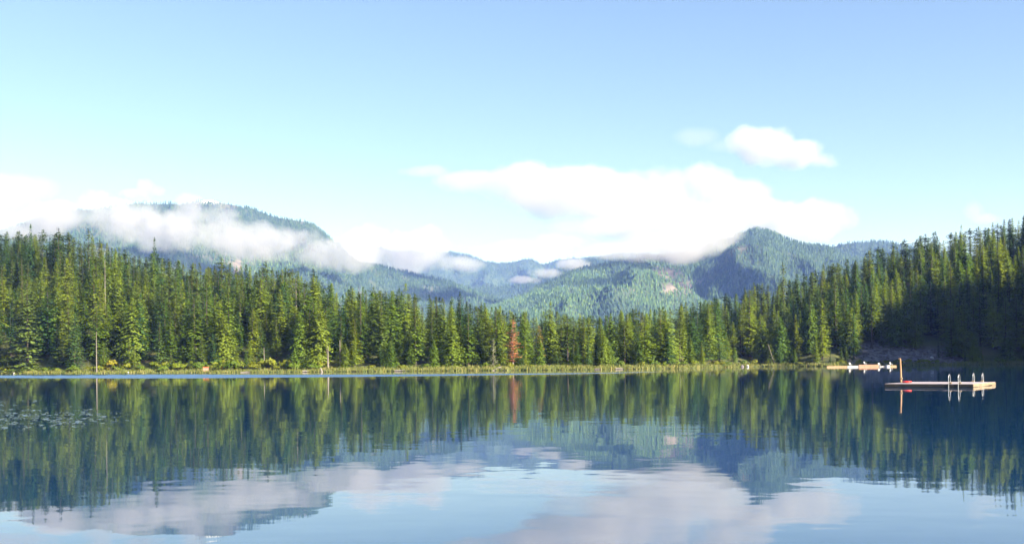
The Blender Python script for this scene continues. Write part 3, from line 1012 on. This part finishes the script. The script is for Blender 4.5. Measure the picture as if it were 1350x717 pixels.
cells = {}
for px_, lab, o in SHRUB_SEEN:
    mk = next(t for lim_, t in MARKS if px_ < lim_)
    cells.setdefault((lab, mk), []).append((px_, o.name, o))
ORD += ["thirteenth", "fourteenth", "fifteenth", "sixteenth", "seventeenth", "eighteenth", "nineteenth", "twentieth", "twenty-first", "twenty-second", "twenty-third", "twenty-fourth", "twenty-fifth", "twenty-sixth", "twenty-seventh", "twenty-eighth"]
for (lab, mk), lst in cells.items():
    lst.sort()
    nm = "leafy yellow-green shrub" if lab.startswith("leafy") else "low shrub"
    for r_no, (_, _, o) in enumerate(lst):
        o["label"] = (f"{nm} on the bank {mk}" if len(lst) == 1 else f"leftmost {nm} {mk}" if r_no == 0 else f"rightmost {nm} {mk}" if r_no == len(lst) - 1
                      else f"{ORD[min(r_no, 27)]} {nm} from left {mk}")

nb = 30000
gs = -30 + 1410 * rng.random(nb)
gb = 0.3 + 10.5 * rng.random(nb) ** 1.3
u, _ = ray(gs, 488 + 0 * gs)
gy = shore(675 + F * u) + gb
gx = u * gy
gz = ground(gx, gy)
gh = (0.30 + 0.75 * rng.random(nb)) * (0.25 + 1.5 * fbm(gs / 9, gb / 2, 3, 71))
ga = rng.random(nb) * 6.28
gw = 0.07 + 0.10 * rng.random(nb)
dx, dy = np.cos(ga) * gw, np.sin(ga) * gw
lx, ly = rng.normal(0, 0.18, nb), rng.normal(0, 0.18, nb)
V = np.stack([np.stack([gx - dx, gy - dy, gz - 0.05], -1), np.stack([gx + dx, gy + dy, gz - 0.05], -1), np.stack([gx + lx, gy + ly, gz + gh], -1)], 1).reshape(-1, 3)
T = NT("shore grass")
isl = T.n("ShaderNodeNewGeometry").outputs["Random Per Island"]
n1, _ = T.noise(T.pos(), 0.12, 3)
f = T.math('ADD', T.math('MULTIPLY', isl, 0.5), T.math('MULTIPLY', n1, 0.6))
T.l(T.ramp(f, [(0.2, (0.045, 0.075, 0.012)), (0.55, (0.105, 0.125, 0.016)), (0.85, (0.20, 0.17, 0.05))]), T.bsdf.inputs["Base Color"])
T.bsdf.inputs["Roughness"].default_value = 0.7
tag(link("grass", np_mesh("grass", V, np.arange(nb * 3).reshape(-1, 3)), T.m), kind='stuff')

def rock_bm(bm, c, r, seed, flat=0.65):
    r_ = np.random.default_rng(seed)
    res = bmesh.ops.create_icosphere(bm, subdivisions=1, radius=1.0)
    sc_ = Vector((r * (0.8 + 0.5 * r_.random()), r * (0.8 + 0.5 * r_.random()), r * flat * (0.7 + 0.6 * r_.random())))
    rm = Matrix.Rotation(r_.random() * 6.28, 4, 'Z') @ Matrix.Rotation(r_.normal(0, 0.3), 4, 'X')
    for v in res['verts']:
        k = 0.75 + 0.5 * r_.random()
        v.co = rm @ Vector((v.co.x * sc_.x * k, v.co.y * sc_.y * k, v.co.z * sc_.z * k)) + Vector(c)
bm = bmesh.new()
for i in range(420):
    pxr = 1118 + 150 * random.random()
    back = 3 + (22 + 30 * math.exp(-((pxr - 1165) / 30) ** 2)) * random.random()
    x, y, z = spot(pxr, back)
    rock_bm(bm, (x, y, z + 0.1), 0.35 + 0.9 * random.random() ** 2, i)
me = bpy.data.meshes.new("rubble")
bm.to_mesh(me)
bm.free()
tag(link("rubble", me, M['stone']), kind='stuff')
def boulder(px, back, r, m, label, dz=0.0):
    x, y, z = spot(px, back)
    bm = bmesh.new()
    rock_bm(bm, (0, 0, r * 0.3 + dz), r, int(px))
    me = bpy.data.meshes.new("boulder")
    bm.to_mesh(me)
    bm.free()
    tag(link("boulder", me, M[m], None, (x, y, max(z, 0))), label, 'boulder')
boulder(18, 1.0, 0.5, 'pale_stone', "small white boulder at the far left waterline")
boulder(169, 1.2, 0.5, 'pale_stone', "pale bluish boulder at the waterline right of the bare grey pole")
boulder(1228, 16, 0.9, 'pale_stone', "pale boulder on the shaded rubble slope at the right")
boulder(1253, 10, 0.8, 'stone', "grey boulder at the right foot of the rubble slope")
boulder(985, 0.5, 1.0, 'pale_stone', "flat pale boulder at the shaded waterline right of centre")
boulder(978, 0.2, 0.7, 'stone', "smaller grey boulder left of the flat pale one at the waterline")

# pale leaning stump in the water, driftwood
x, y, z = spot(424, -1.5)
o = thing('stump', "pale grey stump leaning out of the water at the left shore", 'stump', (x, y, -0.2))
o.rotation_euler = (0, -0.35, 0)
link('trunk', trunk_mesh(330, 1.6, 0.42, 0.26), M['pale_stone'] if False else M['dead_wood'], o)
def log(px, back, L, r, yaw, pitch, label, seed):
    x, y, z = spot(px, back)
    d = Vector((math.cos(yaw) * math.cos(pitch), math.sin(yaw) * math.cos(pitch), math.sin(pitch)))
    mb = MB()
    mb.tube([-d * L / 2, -d * L / 6 + Vector((0, 0, r * 0.3)), d * L / 5, d * L / 2], [r, r * 0.95, r * 0.8, r * 0.55], 8)
    s = d.cross(Vector((0, 0, 1)))
    mb.tube([d * L * 0.1, d * L * 0.1 + s * 0.3 + Vector((0, 0, r + 0.35))], [r * 0.4, r * 0.15], 5)
    o = mb.build('driftwood_log', M['dead_wood'])
    o.location = (x, y, max(z, 0.0) + r * 0.7)
    tag(o, label, 'log')
log(323, -0.5, 3.2, 0.22, 0.2, 0.1, "pale driftwood log at the left waterline below the shrubs", 1)
log(403, 0.4, 2.2, 0.3, 0.3, 0.0, "short brown log at the waterline left of the grey stump", 2)
log(653, 1.0, 4.0, 0.28, 0.5, 0.45, "white fallen log propped on the bank near the red dead tree", 3)
log(661, 1.2, 3.6, 0.24, 2.5, 0.3, "grey fallen log crossing the propped one near the red dead tree", 4)
log(530, 0.6, 5.0, 0.22, 0.05, 0.0, "long thin log lying along the centre waterline", 5)
log(816, 0.3, 2.4, 0.25, 0.2, 0.0, "short pale log on the grassy point right of centre", 6)
log(788, 0.3, 2.0, 0.2, -0.2, 0.0, "small log left of the short pale one on the grassy point", 7)

# small stand with an orange-red top on the left shore
M['orange_board'] = grainy("orange red board", (0.42, 0.09, 0.03), (0.52, 0.14, 0.05), 3)
M['pink_board'] = grainy("pinkish weathered board", (0.34, 0.19, 0.15), (0.46, 0.28, 0.22), 3)
x, y, z = spot(271, 1.6)
o = thing('shore_stand', "small pinkish wooden stand with an orange-red top on the left shore", 'stand', (x, y, z))
mb = MB().box((0, 0, 1.72), (2.1, 0.7, 0.16), Matrix.Rotation(0.12, 4, 'X'), 0.03)
mb.build('top_board', M['orange_board'], o)
for i in range(4):
    MB().box((0, -0.18, 0.30 + i * 0.33), (1.9, 0.06, 0.30), None, 0.01).build('board', M['pink_board'], o)
for sx in (-0.85, 0.85):
    MB().box((sx, 0.0, 0.6), (0.14, 0.14, 2.2)).build('post', M['bark'], o)

# ------------------------------------------------------------------ lily pads
nl = 460
la, lb = [], []
while len(la) < nl:
    pxl, pyl = -60 + 290 * random.random(), 523 + 44 * random.random()
    dens = math.exp(-((pyl - 549) / 9.0) ** 2) * (1 if pxl < 100 else math.exp(-((pxl - 100) / 45.0) ** 2))
    dens += 0.5 * math.exp(-((pyl - 531) / 2.5) ** 2) * (1 if pxl < 40 else math.exp(-((pxl - 40) / 20.0) ** 2))
    dens *= 0.25 + 1.5 * max(0, float(fbm(np.array(pxl / 22.0), np.array(pyl / 2.2), 3, 81)) - 0.35) * 2
    if random.random() < dens:
        u, v = ray(pxl, pyl)
        d = -CAMH / float(v)
        la.append(float(u) * d)
        lb.append(d)
V, Fc = [], []
for x, y in zip(la, lb):
    r = 0.04 + 0.075 * random.random() ** 1.5
    a0 = random.random() * 6.28
    tx_, ty_ = random.gauss(0, 0.07), random.gauss(-0.02, 0.05)
    k = len(V)
    m = 10
    ring = [a0 + 0.2 + (6.283 - 0.4) * i / (m - 1) for i in range(m)]
    V.append((x, y, 0.012))
    for a in ring:
        dx, dy = r * math.cos(a), r * math.sin(a) * (0.9 + 0.2 * random.random())
        V.append((x + dx, y + dy, max(0.004, 0.014 - tx_ * dx - ty_ * dy) + 0.02 * random.random() * (1 if random.random() < 0.3 else 0)))
    Fc += [(k, k + 1 + i, k + 2 + i) for i in range(m - 1)]
T = NT("lily pads")
isl = T.n("ShaderNodeNewGeometry").outputs["Random Per Island"]
T.l(T.ramp(isl, [(0.0, (0.04, 0.06, 0.05)), (1.0, (0.08, 0.10, 0.09))]), T.bsdf.inputs["Base Color"])
T.bsdf.inputs["Roughness"].default_value = 0.25
T.bsdf.inputs["Specular IOR Level"].default_value = 0.5
tag(link("lily_pads", np_mesh("lily_pads", V, Fc), T.m), kind='stuff')

# ------------------------------------------------------------------ swim dock
M['deck'] = grainy("weathered deck board", (0.30, 0.255, 0.29), (0.42, 0.36, 0.40), 2.5, 0.75, (0.6, 6, 6))
M['fascia'] = grainy("tan timber", (0.17, 0.125, 0.085), (0.28, 0.215, 0.15), 1.5, 0.75, (1, 1, 5))
M['dark_timber'] = grainy("dark timber with painted shade", (0.018, 0.015, 0.014), (0.04, 0.034, 0.03), 2, 0.6)  # dark tone paints the shade of the dock's sides into the wood
M['post_wood'] = grainy("post timber", (0.26, 0.15, 0.08), (0.36, 0.23, 0.13), 2, 0.7, (4, 4, 0.5))
M['red_plastic'] = grainy("red plastic", (0.45, 0.022, 0.018), (0.52, 0.03, 0.025), 4, 0.45)
M['float_plastic'] = grainy("dark float", (0.03, 0.035, 0.045), (0.05, 0.055, 0.07), 2, 0.5)
T = NT("galvanised steel")
T.bsdf.inputs["Base Color"].default_value = (0.5, 0.51, 0.54, 1)
T.bsdf.inputs["Metallic"].default_value = 0.55
T.bsdf.inputs["Roughness"].default_value = 0.38
M['steel'] = T.m
zt = 0.21                                        # deck height above water
A, B = Vector((24.9, 66.5, 0)), Vector((29.27, 63.2, 0))
ex = (B - A).normalized()
ey = Vector((-ex.y, ex.x, 0))                    # away from the camera, to the right
LA, LB = 5.45, 6.55
dk = thing('swim_dock', "square floating wooden swim dock with rails and a post on the lake at the right", 'swim dock', A, math.atan2(ex.y, ex.x))
nbd = 36
bw = LB / nbd
pm_ = MB().box((0, 0, 0), (LA, bw - 0.018, 0.04), None, 0.004)
p0 = pm_.build('plank', M['deck'], dk)
p0.location = (LA / 2, bw / 2, zt - 0.02)
for i in range(1, nbd):
    c_ = p0.copy()
    COL.objects.link(c_)
    c_.parent = dk
    c_.location = (LA / 2 + random.gauss(0, 0.006), bw * (i + 0.5), zt - 0.02 + random.gauss(0, 0.002))
# end boards towards the right, six upright boards with gaps; rim joists
nE = 6
for i in range(nE):
    w = LB / nE
    MB().box((LA + 0.022, w * (i + 0.5), 0.105 + random.gauss(0, 0.008)), (0.04, w - 0.035, 0.19), None, 0.006).build('end_board', M['fascia'], dk)
MB().box((LA / 2, -0.022, 0.105), (LA, 0.04, 0.17), None, 0.005).build('side_board', M['dark_timber'], dk)
MB().box((-0.022, LB / 2, 0.105), (0.04, LB, 0.17), None, 0.005).build('side_board', M['dark_timber'], dk)
MB().box((LA / 2, LB + 0.022, 0.105), (LA, 0.04, 0.17), None, 0.005).build('side_board', M['dark_timber'], dk)
for fx, fy in ((0.25, 0.18), (0.75, 0.18), (0.25, 0.82), (0.75, 0.82), (0.5, 0.5)):
    mb = MB()
    mb.tube([(LA * fx - 0.9, LB * fy, -0.14), (LA * fx - 0.8, LB * fy, -0.14), (LA * fx + 0.8, LB * fy, -0.14), (LA * fx + 0.9, LB * fy, -0.14)], [0.18, 0.27, 0.27, 0.18], 12)
    mb.build('float', M['float_plastic'], dk, True)
def ladder(fx, y0, out):
    """two bent rails, a mounting block at each, rungs below"""
    L = bpy.data.objects.new('ladder', None)
    L.empty_display_size = 0.2
    COL.objects.link(L)
    L.parent = dk
    L.location = (LA * fx, y0, zt)
    for sx in (-0.29, 0.29):
        pts = [(sx, -0.39 * out, 0.0)]
        hgt_, r = 0.60, 0.23
        pts.append((sx, -0.39 * out, hgt_ - r))
        for a in np.linspace(math.pi, 0, 9):
            pts.append((sx, -0.16 * out + out * r * math.cos(a), hgt_ - r + r * math.sin(a)))
        pts += [(sx, 0.06 * out, 0.1), (sx, 0.07 * out, -0.3), (sx, 0.07 * out, -1.0)]
        MB().tube(pts, 0.017, 8).build('rail', M['steel'], L, True)
        MB().box((sx, -0.39 * out, 0.05), (0.16, 0.16, 0.10), None, 0.01).build('mounting_block', M['fascia'], L)
    for k in range(3):
        MB().box((0, 0.07 * out, -0.25 - 0.27 * k), (0.55, 0.07, 0.03), None, 0.006).build('rung', M['steel'], L)
    return L
ladder(0.79, 0.0, -1)
ladder(0.81, LB, 1)
# wooden post at the left edge
post = MB()
post.tube([(0, 0, -0.2), (-0.02, 0, 0.75), (-0.05, 0, 1.62)], [0.068, 0.062, 0.055], 10)
po = post.build('post', M['post_wood'], dk)
po.location = (0.22, LB * 0.45, zt)
MB().box((-0.09, 0, 1.65), (0.17, 0.10, 0.08), None, 0.02).build('post_cap', M['post_wood'], po)
MB().box((0.0, 0, 0.30), (0.17, 0.16, 0.10), None, 0.01).build('bracket', M['fascia'], po)
# red lifebuoy lying flat by the post
bm = bmesh.new()
nu, nv, R0, r0 = 28, 10, 0.25, 0.065
ring = [[bm.verts.new(((R0 + r0 * math.cos(b)) * math.cos(a), (R0 + r0 * math.cos(b)) * math.sin(a), r0 * math.sin(b) + r0))
         for b in np.linspace(0, 2 * math.pi, nv, endpoint=False)] for a in np.linspace(0, 2 * math.pi, nu, endpoint=False)]
for i in range(nu):
    for j in range(nv):
        bm.faces.new((ring[i][j], ring[(i + 1) % nu][j], ring[(i + 1) % nu][(j + 1) % nv], ring[i][(j + 1) % nv]))
bmesh.ops.recalc_face_normals(bm, faces=bm.faces[:])
me = bpy.data.meshes.new("lifebuoy")
bm.to_mesh(me)
bm.free()
me.polygons.foreach_set("use_smooth", [True] * len(me.polygons))
lb_ = link("lifebuoy", me, M['red_plastic'], None, A + ex * 0.66 + ey * (LB * 0.45 - 0.2) + Vector((0, 0, zt + 0.002)))
tag(lb_, "red float ring lying flat at the foot of the dock's post", 'float ring')

# ------------------------------------------------------------------ far dock with white chairs
def wat(px, py):
    u, v = ray(px, py)
    d = -CAMH / float(v)
    return Vector((float(u) * d, d, 0))
M['warm_dock'] = grainy("warm dock timber", (0.22, 0.14, 0.08), (0.30, 0.20, 0.125), 1.2, 0.75, (1, 1, 4))
M['red_dock'] = grainy("reddish dock timber", (0.22, 0.11, 0.075), (0.31, 0.17, 0.12), 1.2, 0.75, (1, 1, 4))
M['pale_dock'] = grainy("pale grey dock timber", (0.24, 0.23, 0.26), (0.36, 0.35, 0.39), 1.2, 0.75)
M['white_paint'] = grainy("white paint", (0.38, 0.39, 0.42), (0.46, 0.46, 0.49), 2, 0.5)
P0, P1 = wat(1090, 484.3), wat(1182, 483.2)
dirv = (P1 - P0).normalized()
LT = (P1 - P0).length
fd = thing('far_dock', "long low wooden dock in sections along the shaded right shore", 'dock', P0, math.atan2(dirv.y, dirv.x))
def fpos(px):
    return (px - 1090) / 92.0 * LT
for a, b, hgt_, m in ((1090, 1116, 0.42, 'warm_dock'), (1116.4, 1131, 0.45, 'pale_dock'), (1131.4, 1158, 0.72, 'red_dock'), (1158.4, 1173, 0.26, 'pale_dock'), (1173.4, 1182, 0.46, 'warm_dock')):
    x0, x1 = fpos(a), fpos(b)
    sec = bpy.data.objects.new('deck_section', None)
    COL.objects.link(sec)
    sec.parent = fd
    sec.location = (x0, 0, 0)
    L = x1 - x0
    MB().box((L / 2, 1.2, hgt_ - 0.04), (L - 0.05, 2.5, 0.08), None, 0.01).build('deck', M[m], sec)
    for k in range(2):
        zz = hgt_ - 0.10 - (hgt_ / 2) * (k + 0.5)
        MB().box((L / 2, -0.03, zz + 0.02), (L - 0.06, 0.05, hgt_ / 2 - 0.03), None, 0.008).build('side_board', M[m], sec)
    for fx in (0.12, 0.88):
        MB().tube([(L * fx, 1.0, -1.0), (L * fx, 1.0, hgt_ - 0.1)], 0.09, 8).build('pile', M['dark_timber'], sec)
def chair(px, z, label, back=1.0, yaw=0.0):
    """wooden lounge chair with slanted back and broad arms"""
    p = P0 + dirv * fpos(px) + Vector((-dirv.y, dirv.x, 0)) * back + Vector((0, 0, z))
    o = thing('lounge_chair', label, 'chair', p, math.atan2(dirv.y, dirv.x) + yaw, None, (0.85, 0.85, 0.85))
    w = 0.62
    MB().box((0, 0, 0.36), (w, 0.6, 0.05), Matrix.Rotation(-0.15, 4, 'X'), 0.008).build('seat', M['white_paint'], o)
    for k in range(5):
        MB().box(((k - 2) * 0.125, 0.42, 0.72 + 0.03 * (2 - abs(k - 2))), (0.11, 0.03, 0.80), Matrix.Rotation(-0.38, 4, 'X'), 0.006).build('back_slat', M['white_paint'], o)
    for sx in (-1, 1):
        MB().box((sx * (w / 2 + 0.05), 0.05, 0.60), (0.14, 0.72, 0.04), None, 0.01).build('arm', M['white_paint'], o)
        MB().box((sx * (w / 2 + 0.02), -0.24, 0.29), (0.05, 0.09, 0.58), None, 0.006).build('leg', M['white_paint'], o)
        MB().box((sx * (w / 2 - 0.03), 0.30, 0.19), (0.04, 0.5, 0.08), Matrix.Rotation(-0.45, 4, 'X'), 0.006).build('leg', M['white_paint'], o)
chair(1123.3, 0.45, "white lounge chair on the pale dock section, leftmost of the far dock's chairs", 0.9, 0.0)
chair(1144, 0.72, "white lounge chair behind the tall reddish dock section", 1.3, 0.2)
chair(1161.5, 0.26, "white lounge chair just right of the reddish dock section", 0.9, -0.3)
chair(1177.5, 0.46, "white lounge chair at the right end of the far dock", 0.9, 0.1)
# white rowing boat tied at the far dock
p = P0 + dirv * fpos(1168.5) + Vector((dirv.y, -dirv.x, 0)) * 0.75
bo = thing('rowing_boat', "small white rowing boat tied in front of the far dock", 'boat', p, math.atan2(dirv.y, dirv.x) + 0.5)
bm = bmesh.new()
rows = []
for k in range(9):
    t = k / 8 * 2 - 1
    hw = 0.55 * (1 - abs(t) ** 2.4) * (1 if t > 0 else 1) + (0.30 if t < -0.95 else 0.02)
    zk = -0.12 + 0.16 * max(t, 0) ** 2
    rim = 0.42 + 0.14 * t * t
    x = t * 1.35
    rows.append([bm.verts.new(c) for c in ((x, -hw, rim), (x, -hw * 0.75, 0.1 + zk / 2), (x, 0, zk), (x, hw * 0.75, 0.1 + zk / 2), (x, hw, rim))])
for a, b in zip(rows, rows[1:]):
    for k in range(4):
        bm.faces.new((a[k], b[k], b[k + 1], a[k + 1]))
bm.faces.new(rows[0])
bmesh.ops.recalc_face_normals(bm, faces=bm.faces[:])
bmesh.ops.solidify(bm, geom=bm.faces[:], thickness=0.03)
me = bpy.data.meshes.new("hull")
bm.to_mesh(me)
bm.free()
link('hull', me, M['white_paint'], bo)
for t in (-0.6, 0.25):
    MB().box((t, 0, 0.30), (0.22, 0.86, 0.03), None, 0.005).build('bench', M['warm_dock'], bo)

# ------------------------------------------------------------------ clouds
def cloud(blobs, depth, rho, nscale, namp, gain, label, thick=1.0, bias=0.0, seed=0, detail=6, albedo=(0.70, 0.70, 0.76)):
    """a real volume: soft ellipsoids (photo px: x, y, rx, ry, extra depth) broken up by noise; the hull follows them"""
    T = NT("cloud vapour")
    T.t.nodes.remove(T.bsdf)
    p = T.pos()
    f = None
    bm = bmesh.new()
    vox = 1e9
    for (x, y, rx, ry, dd) in blobs:
        d = depth + dd
        c = at(x, y, d)
        a, b = rx / F * d, ry / F * d
        dep = max(min(a, 2.4 * b), b) * thick
        inv = Vector((1 / a, 1 / dep, 1 / b))
        q = T.vec('MULTIPLY_ADD', p, tuple(inv), tuple(-Vector((c.x * inv.x, c.y * inv.y, c.z * inv.z))))
        g = T.math('SUBTRACT', 1.0, T.vec('DOT_PRODUCT', q, q))
        f = g if f is None else T.math('SMOOTH_MAX', f, g, 0.25)
        r = bmesh.ops.create_icosphere(bm, subdivisions=3, radius=1.0)
        k = math.sqrt(1 + max(0.05, namp * 0.36 - bias)) * 1.05
        for v in r['verts']:
            v.co = Vector((v.co.x * a * k, v.co.y * dep * k, v.co.z * b * k)) + c
        vox = min(vox, b)
    nz, _ = T.noise(T.vec('ADD', p, (seed * 731.0, seed * 311.0, 0)), 1.0 / nscale, detail, 0.6)
    dn = T.math('ADD', f, T.math('MULTIPLY', T.math('SUBTRACT', nz, 0.5), namp * 2))
    dn = T.math('MULTIPLY', T.math('SUBTRACT', dn, bias), gain, clamp=True)
    dn = T.math('MULTIPLY', dn, rho)
    vs = T.n("ShaderNodeVolumePrincipled")
    vs.inputs["Color"].default_value = (*albedo, 1)
    vs.inputs["Anisotropy"].default_value = 0.0
    T.l(dn, vs.inputs["Density"])
    T.l(vs.outputs[0], T.out.inputs["Volume"])
    me = bpy.data.meshes.new("cloud")
    bm.to_mesh(me)
    bm.free()
    o = link("cloud", me, T.m)
    rm = o.modifiers.new("hull", 'REMESH')
    rm.mode = 'VOXEL'
    rm.voxel_size = max(vox * 0.22, 14.0)
    tag(o, label, 'cloud')
    return o

cloud([(30, 308, 60, 14, 0), (90, 290, 60, 26, 0), (135, 284, 50, 34, 0), (170, 292, 60, 36, 0), (215, 306, 70, 30, 0), (248, 280, 26, 26, 0), (285, 296, 32, 32, 0),
       (300, 318, 90, 28, 0), (360, 320, 70, 28, 0), (420, 333, 60, 22, 0), (460, 335, 40, 24, 0)],
      3600, 0.015, 190, 1.9, 1.4, "long bank of white mist lying across the left mountain", 0.5, 0.05, 1)
cloud([(183, 256, 22, 9, 0), (192, 247, 15, 11, 0), (205, 252, 14, 8, 0)], 3700, 0.010, 75, 2.2, 1.3, "small white puff rising from the left mist bank", 0.7, 0.0, 12)
cloud([(475, 328, 46, 36, 0), (525, 338, 60, 30, 0), (562, 330, 34, 30, 0), (605, 348, 40, 14, 0)],
      5300, 0.012, 240, 1.9, 1.2, "grey-blue mist bank right of the left mountain's slope", 0.5, 0.05, 2)
cloud([(0, 250, 60, 24, 0), (-60, 255, 80, 28, 0), (35, 246, 36, 20, 0)], 6500, 0.0026, 350, 1.8, 1.2, "pale pinkish cloud at the left edge of the sky", 0.7, 0.05, 3)
cloud([(560, 226, 40, 10, 300), (630, 238, 70, 18, 300), (690, 242, 60, 30, 300), (740, 258, 80, 38, -150), (810, 252, 60, 34, 0), (830, 280, 80, 46, 0), (765, 298, 70, 14, -150),
       (880, 262, 60, 46, 0), (922, 250, 52, 36, 0), (900, 302, 66, 40, -100), (850, 322, 55, 24, -300), (905, 318, 55, 26, -400), (800, 330, 50, 16, -300), (945, 300, 40, 30, -250),
       (970, 272, 60, 36, 100), (1010, 288, 60, 28, 700), (1075, 293, 62, 30, 900), (985, 258, 40, 22, 100), (838, 333, 60, 17, -450), (905, 326, 60, 22, -450), (952, 308, 40, 26, -400), (1040, 280, 30, 20, 600)],
      3900, 0.010, 260, 1.8, 1.6, "large white cloud resting on the right mountain", 0.45, 0.02, 4, 6, (0.70, 0.70, 0.75))
cloud([(690, 326, 50, 14, 0), (740, 320, 50, 14, 0), (640, 332, 30, 8, 0)], 7000, 0.004, 300, 1.9, 1.2, "thin low cloud strip beneath the large white cloud", 0.5, 0.05, 5)
cloud([(985, 188, 28, 24, 0), (1012, 192, 45, 28, 0), (1048, 204, 46, 22, 0), (1088, 212, 30, 14, 0)], 5000, 0.010, 210, 1.9, 1.2, "small bright white cloud above the large one", 0.7, 0.02, 6, 6, (0.73, 0.73, 0.77))
cloud([(925, 180, 40, 14, 0), (965, 190, 40, 14, 0)], 5200, 0.0018, 250, 1.2, 1.2, "faint wisp left of the small bright cloud", 0.7, 0.05, 7)
cloud([(1283, 278, 16, 16, 0), (1300, 288, 24, 9, 0)], 5000, 0.004, 150, 1.0, 1.2, "tiny pale puff above the right forest", 0.7, 0.05, 8)
cloud([(690, 369, 26, 6, 0), (722, 360, 26, 8, 0), (755, 349, 26, 10, 0)], 4500, 0.014, 130, 1.5, 1.4, "streak of mist in the valley between the mountains", 0.7, 0.03, 9)

# ------------------------------------------------------------------ haze
HX = 9000
bm = bmesh.new()
bmesh.ops.create_cube(bm, size=1.0)
for v in bm.verts:
    v.co = Vector((v.co.x * 2 * HX, 6500 + v.co.y * 17000, 747 + v.co.z * 1506))
me = bpy.data.meshes.new("haze")
bm.to_mesh(me)
bm.free()
T = NT("haze air")
T.t.nodes.remove(T.bsdf)
vs = T.n("ShaderNodeVolumePrincipled")
vs.inputs["Color"].default_value = (0.22, 0.36, 1.0, 1)
vs.inputs["Density"].default_value = 6.5e-5
vs.inputs["Absorption Color"].default_value = (1, 1, 1, 1)
T.l(vs.outputs[0], T.out.inputs["Volume"])
tag(link("haze", me, T.m), kind='stuff')
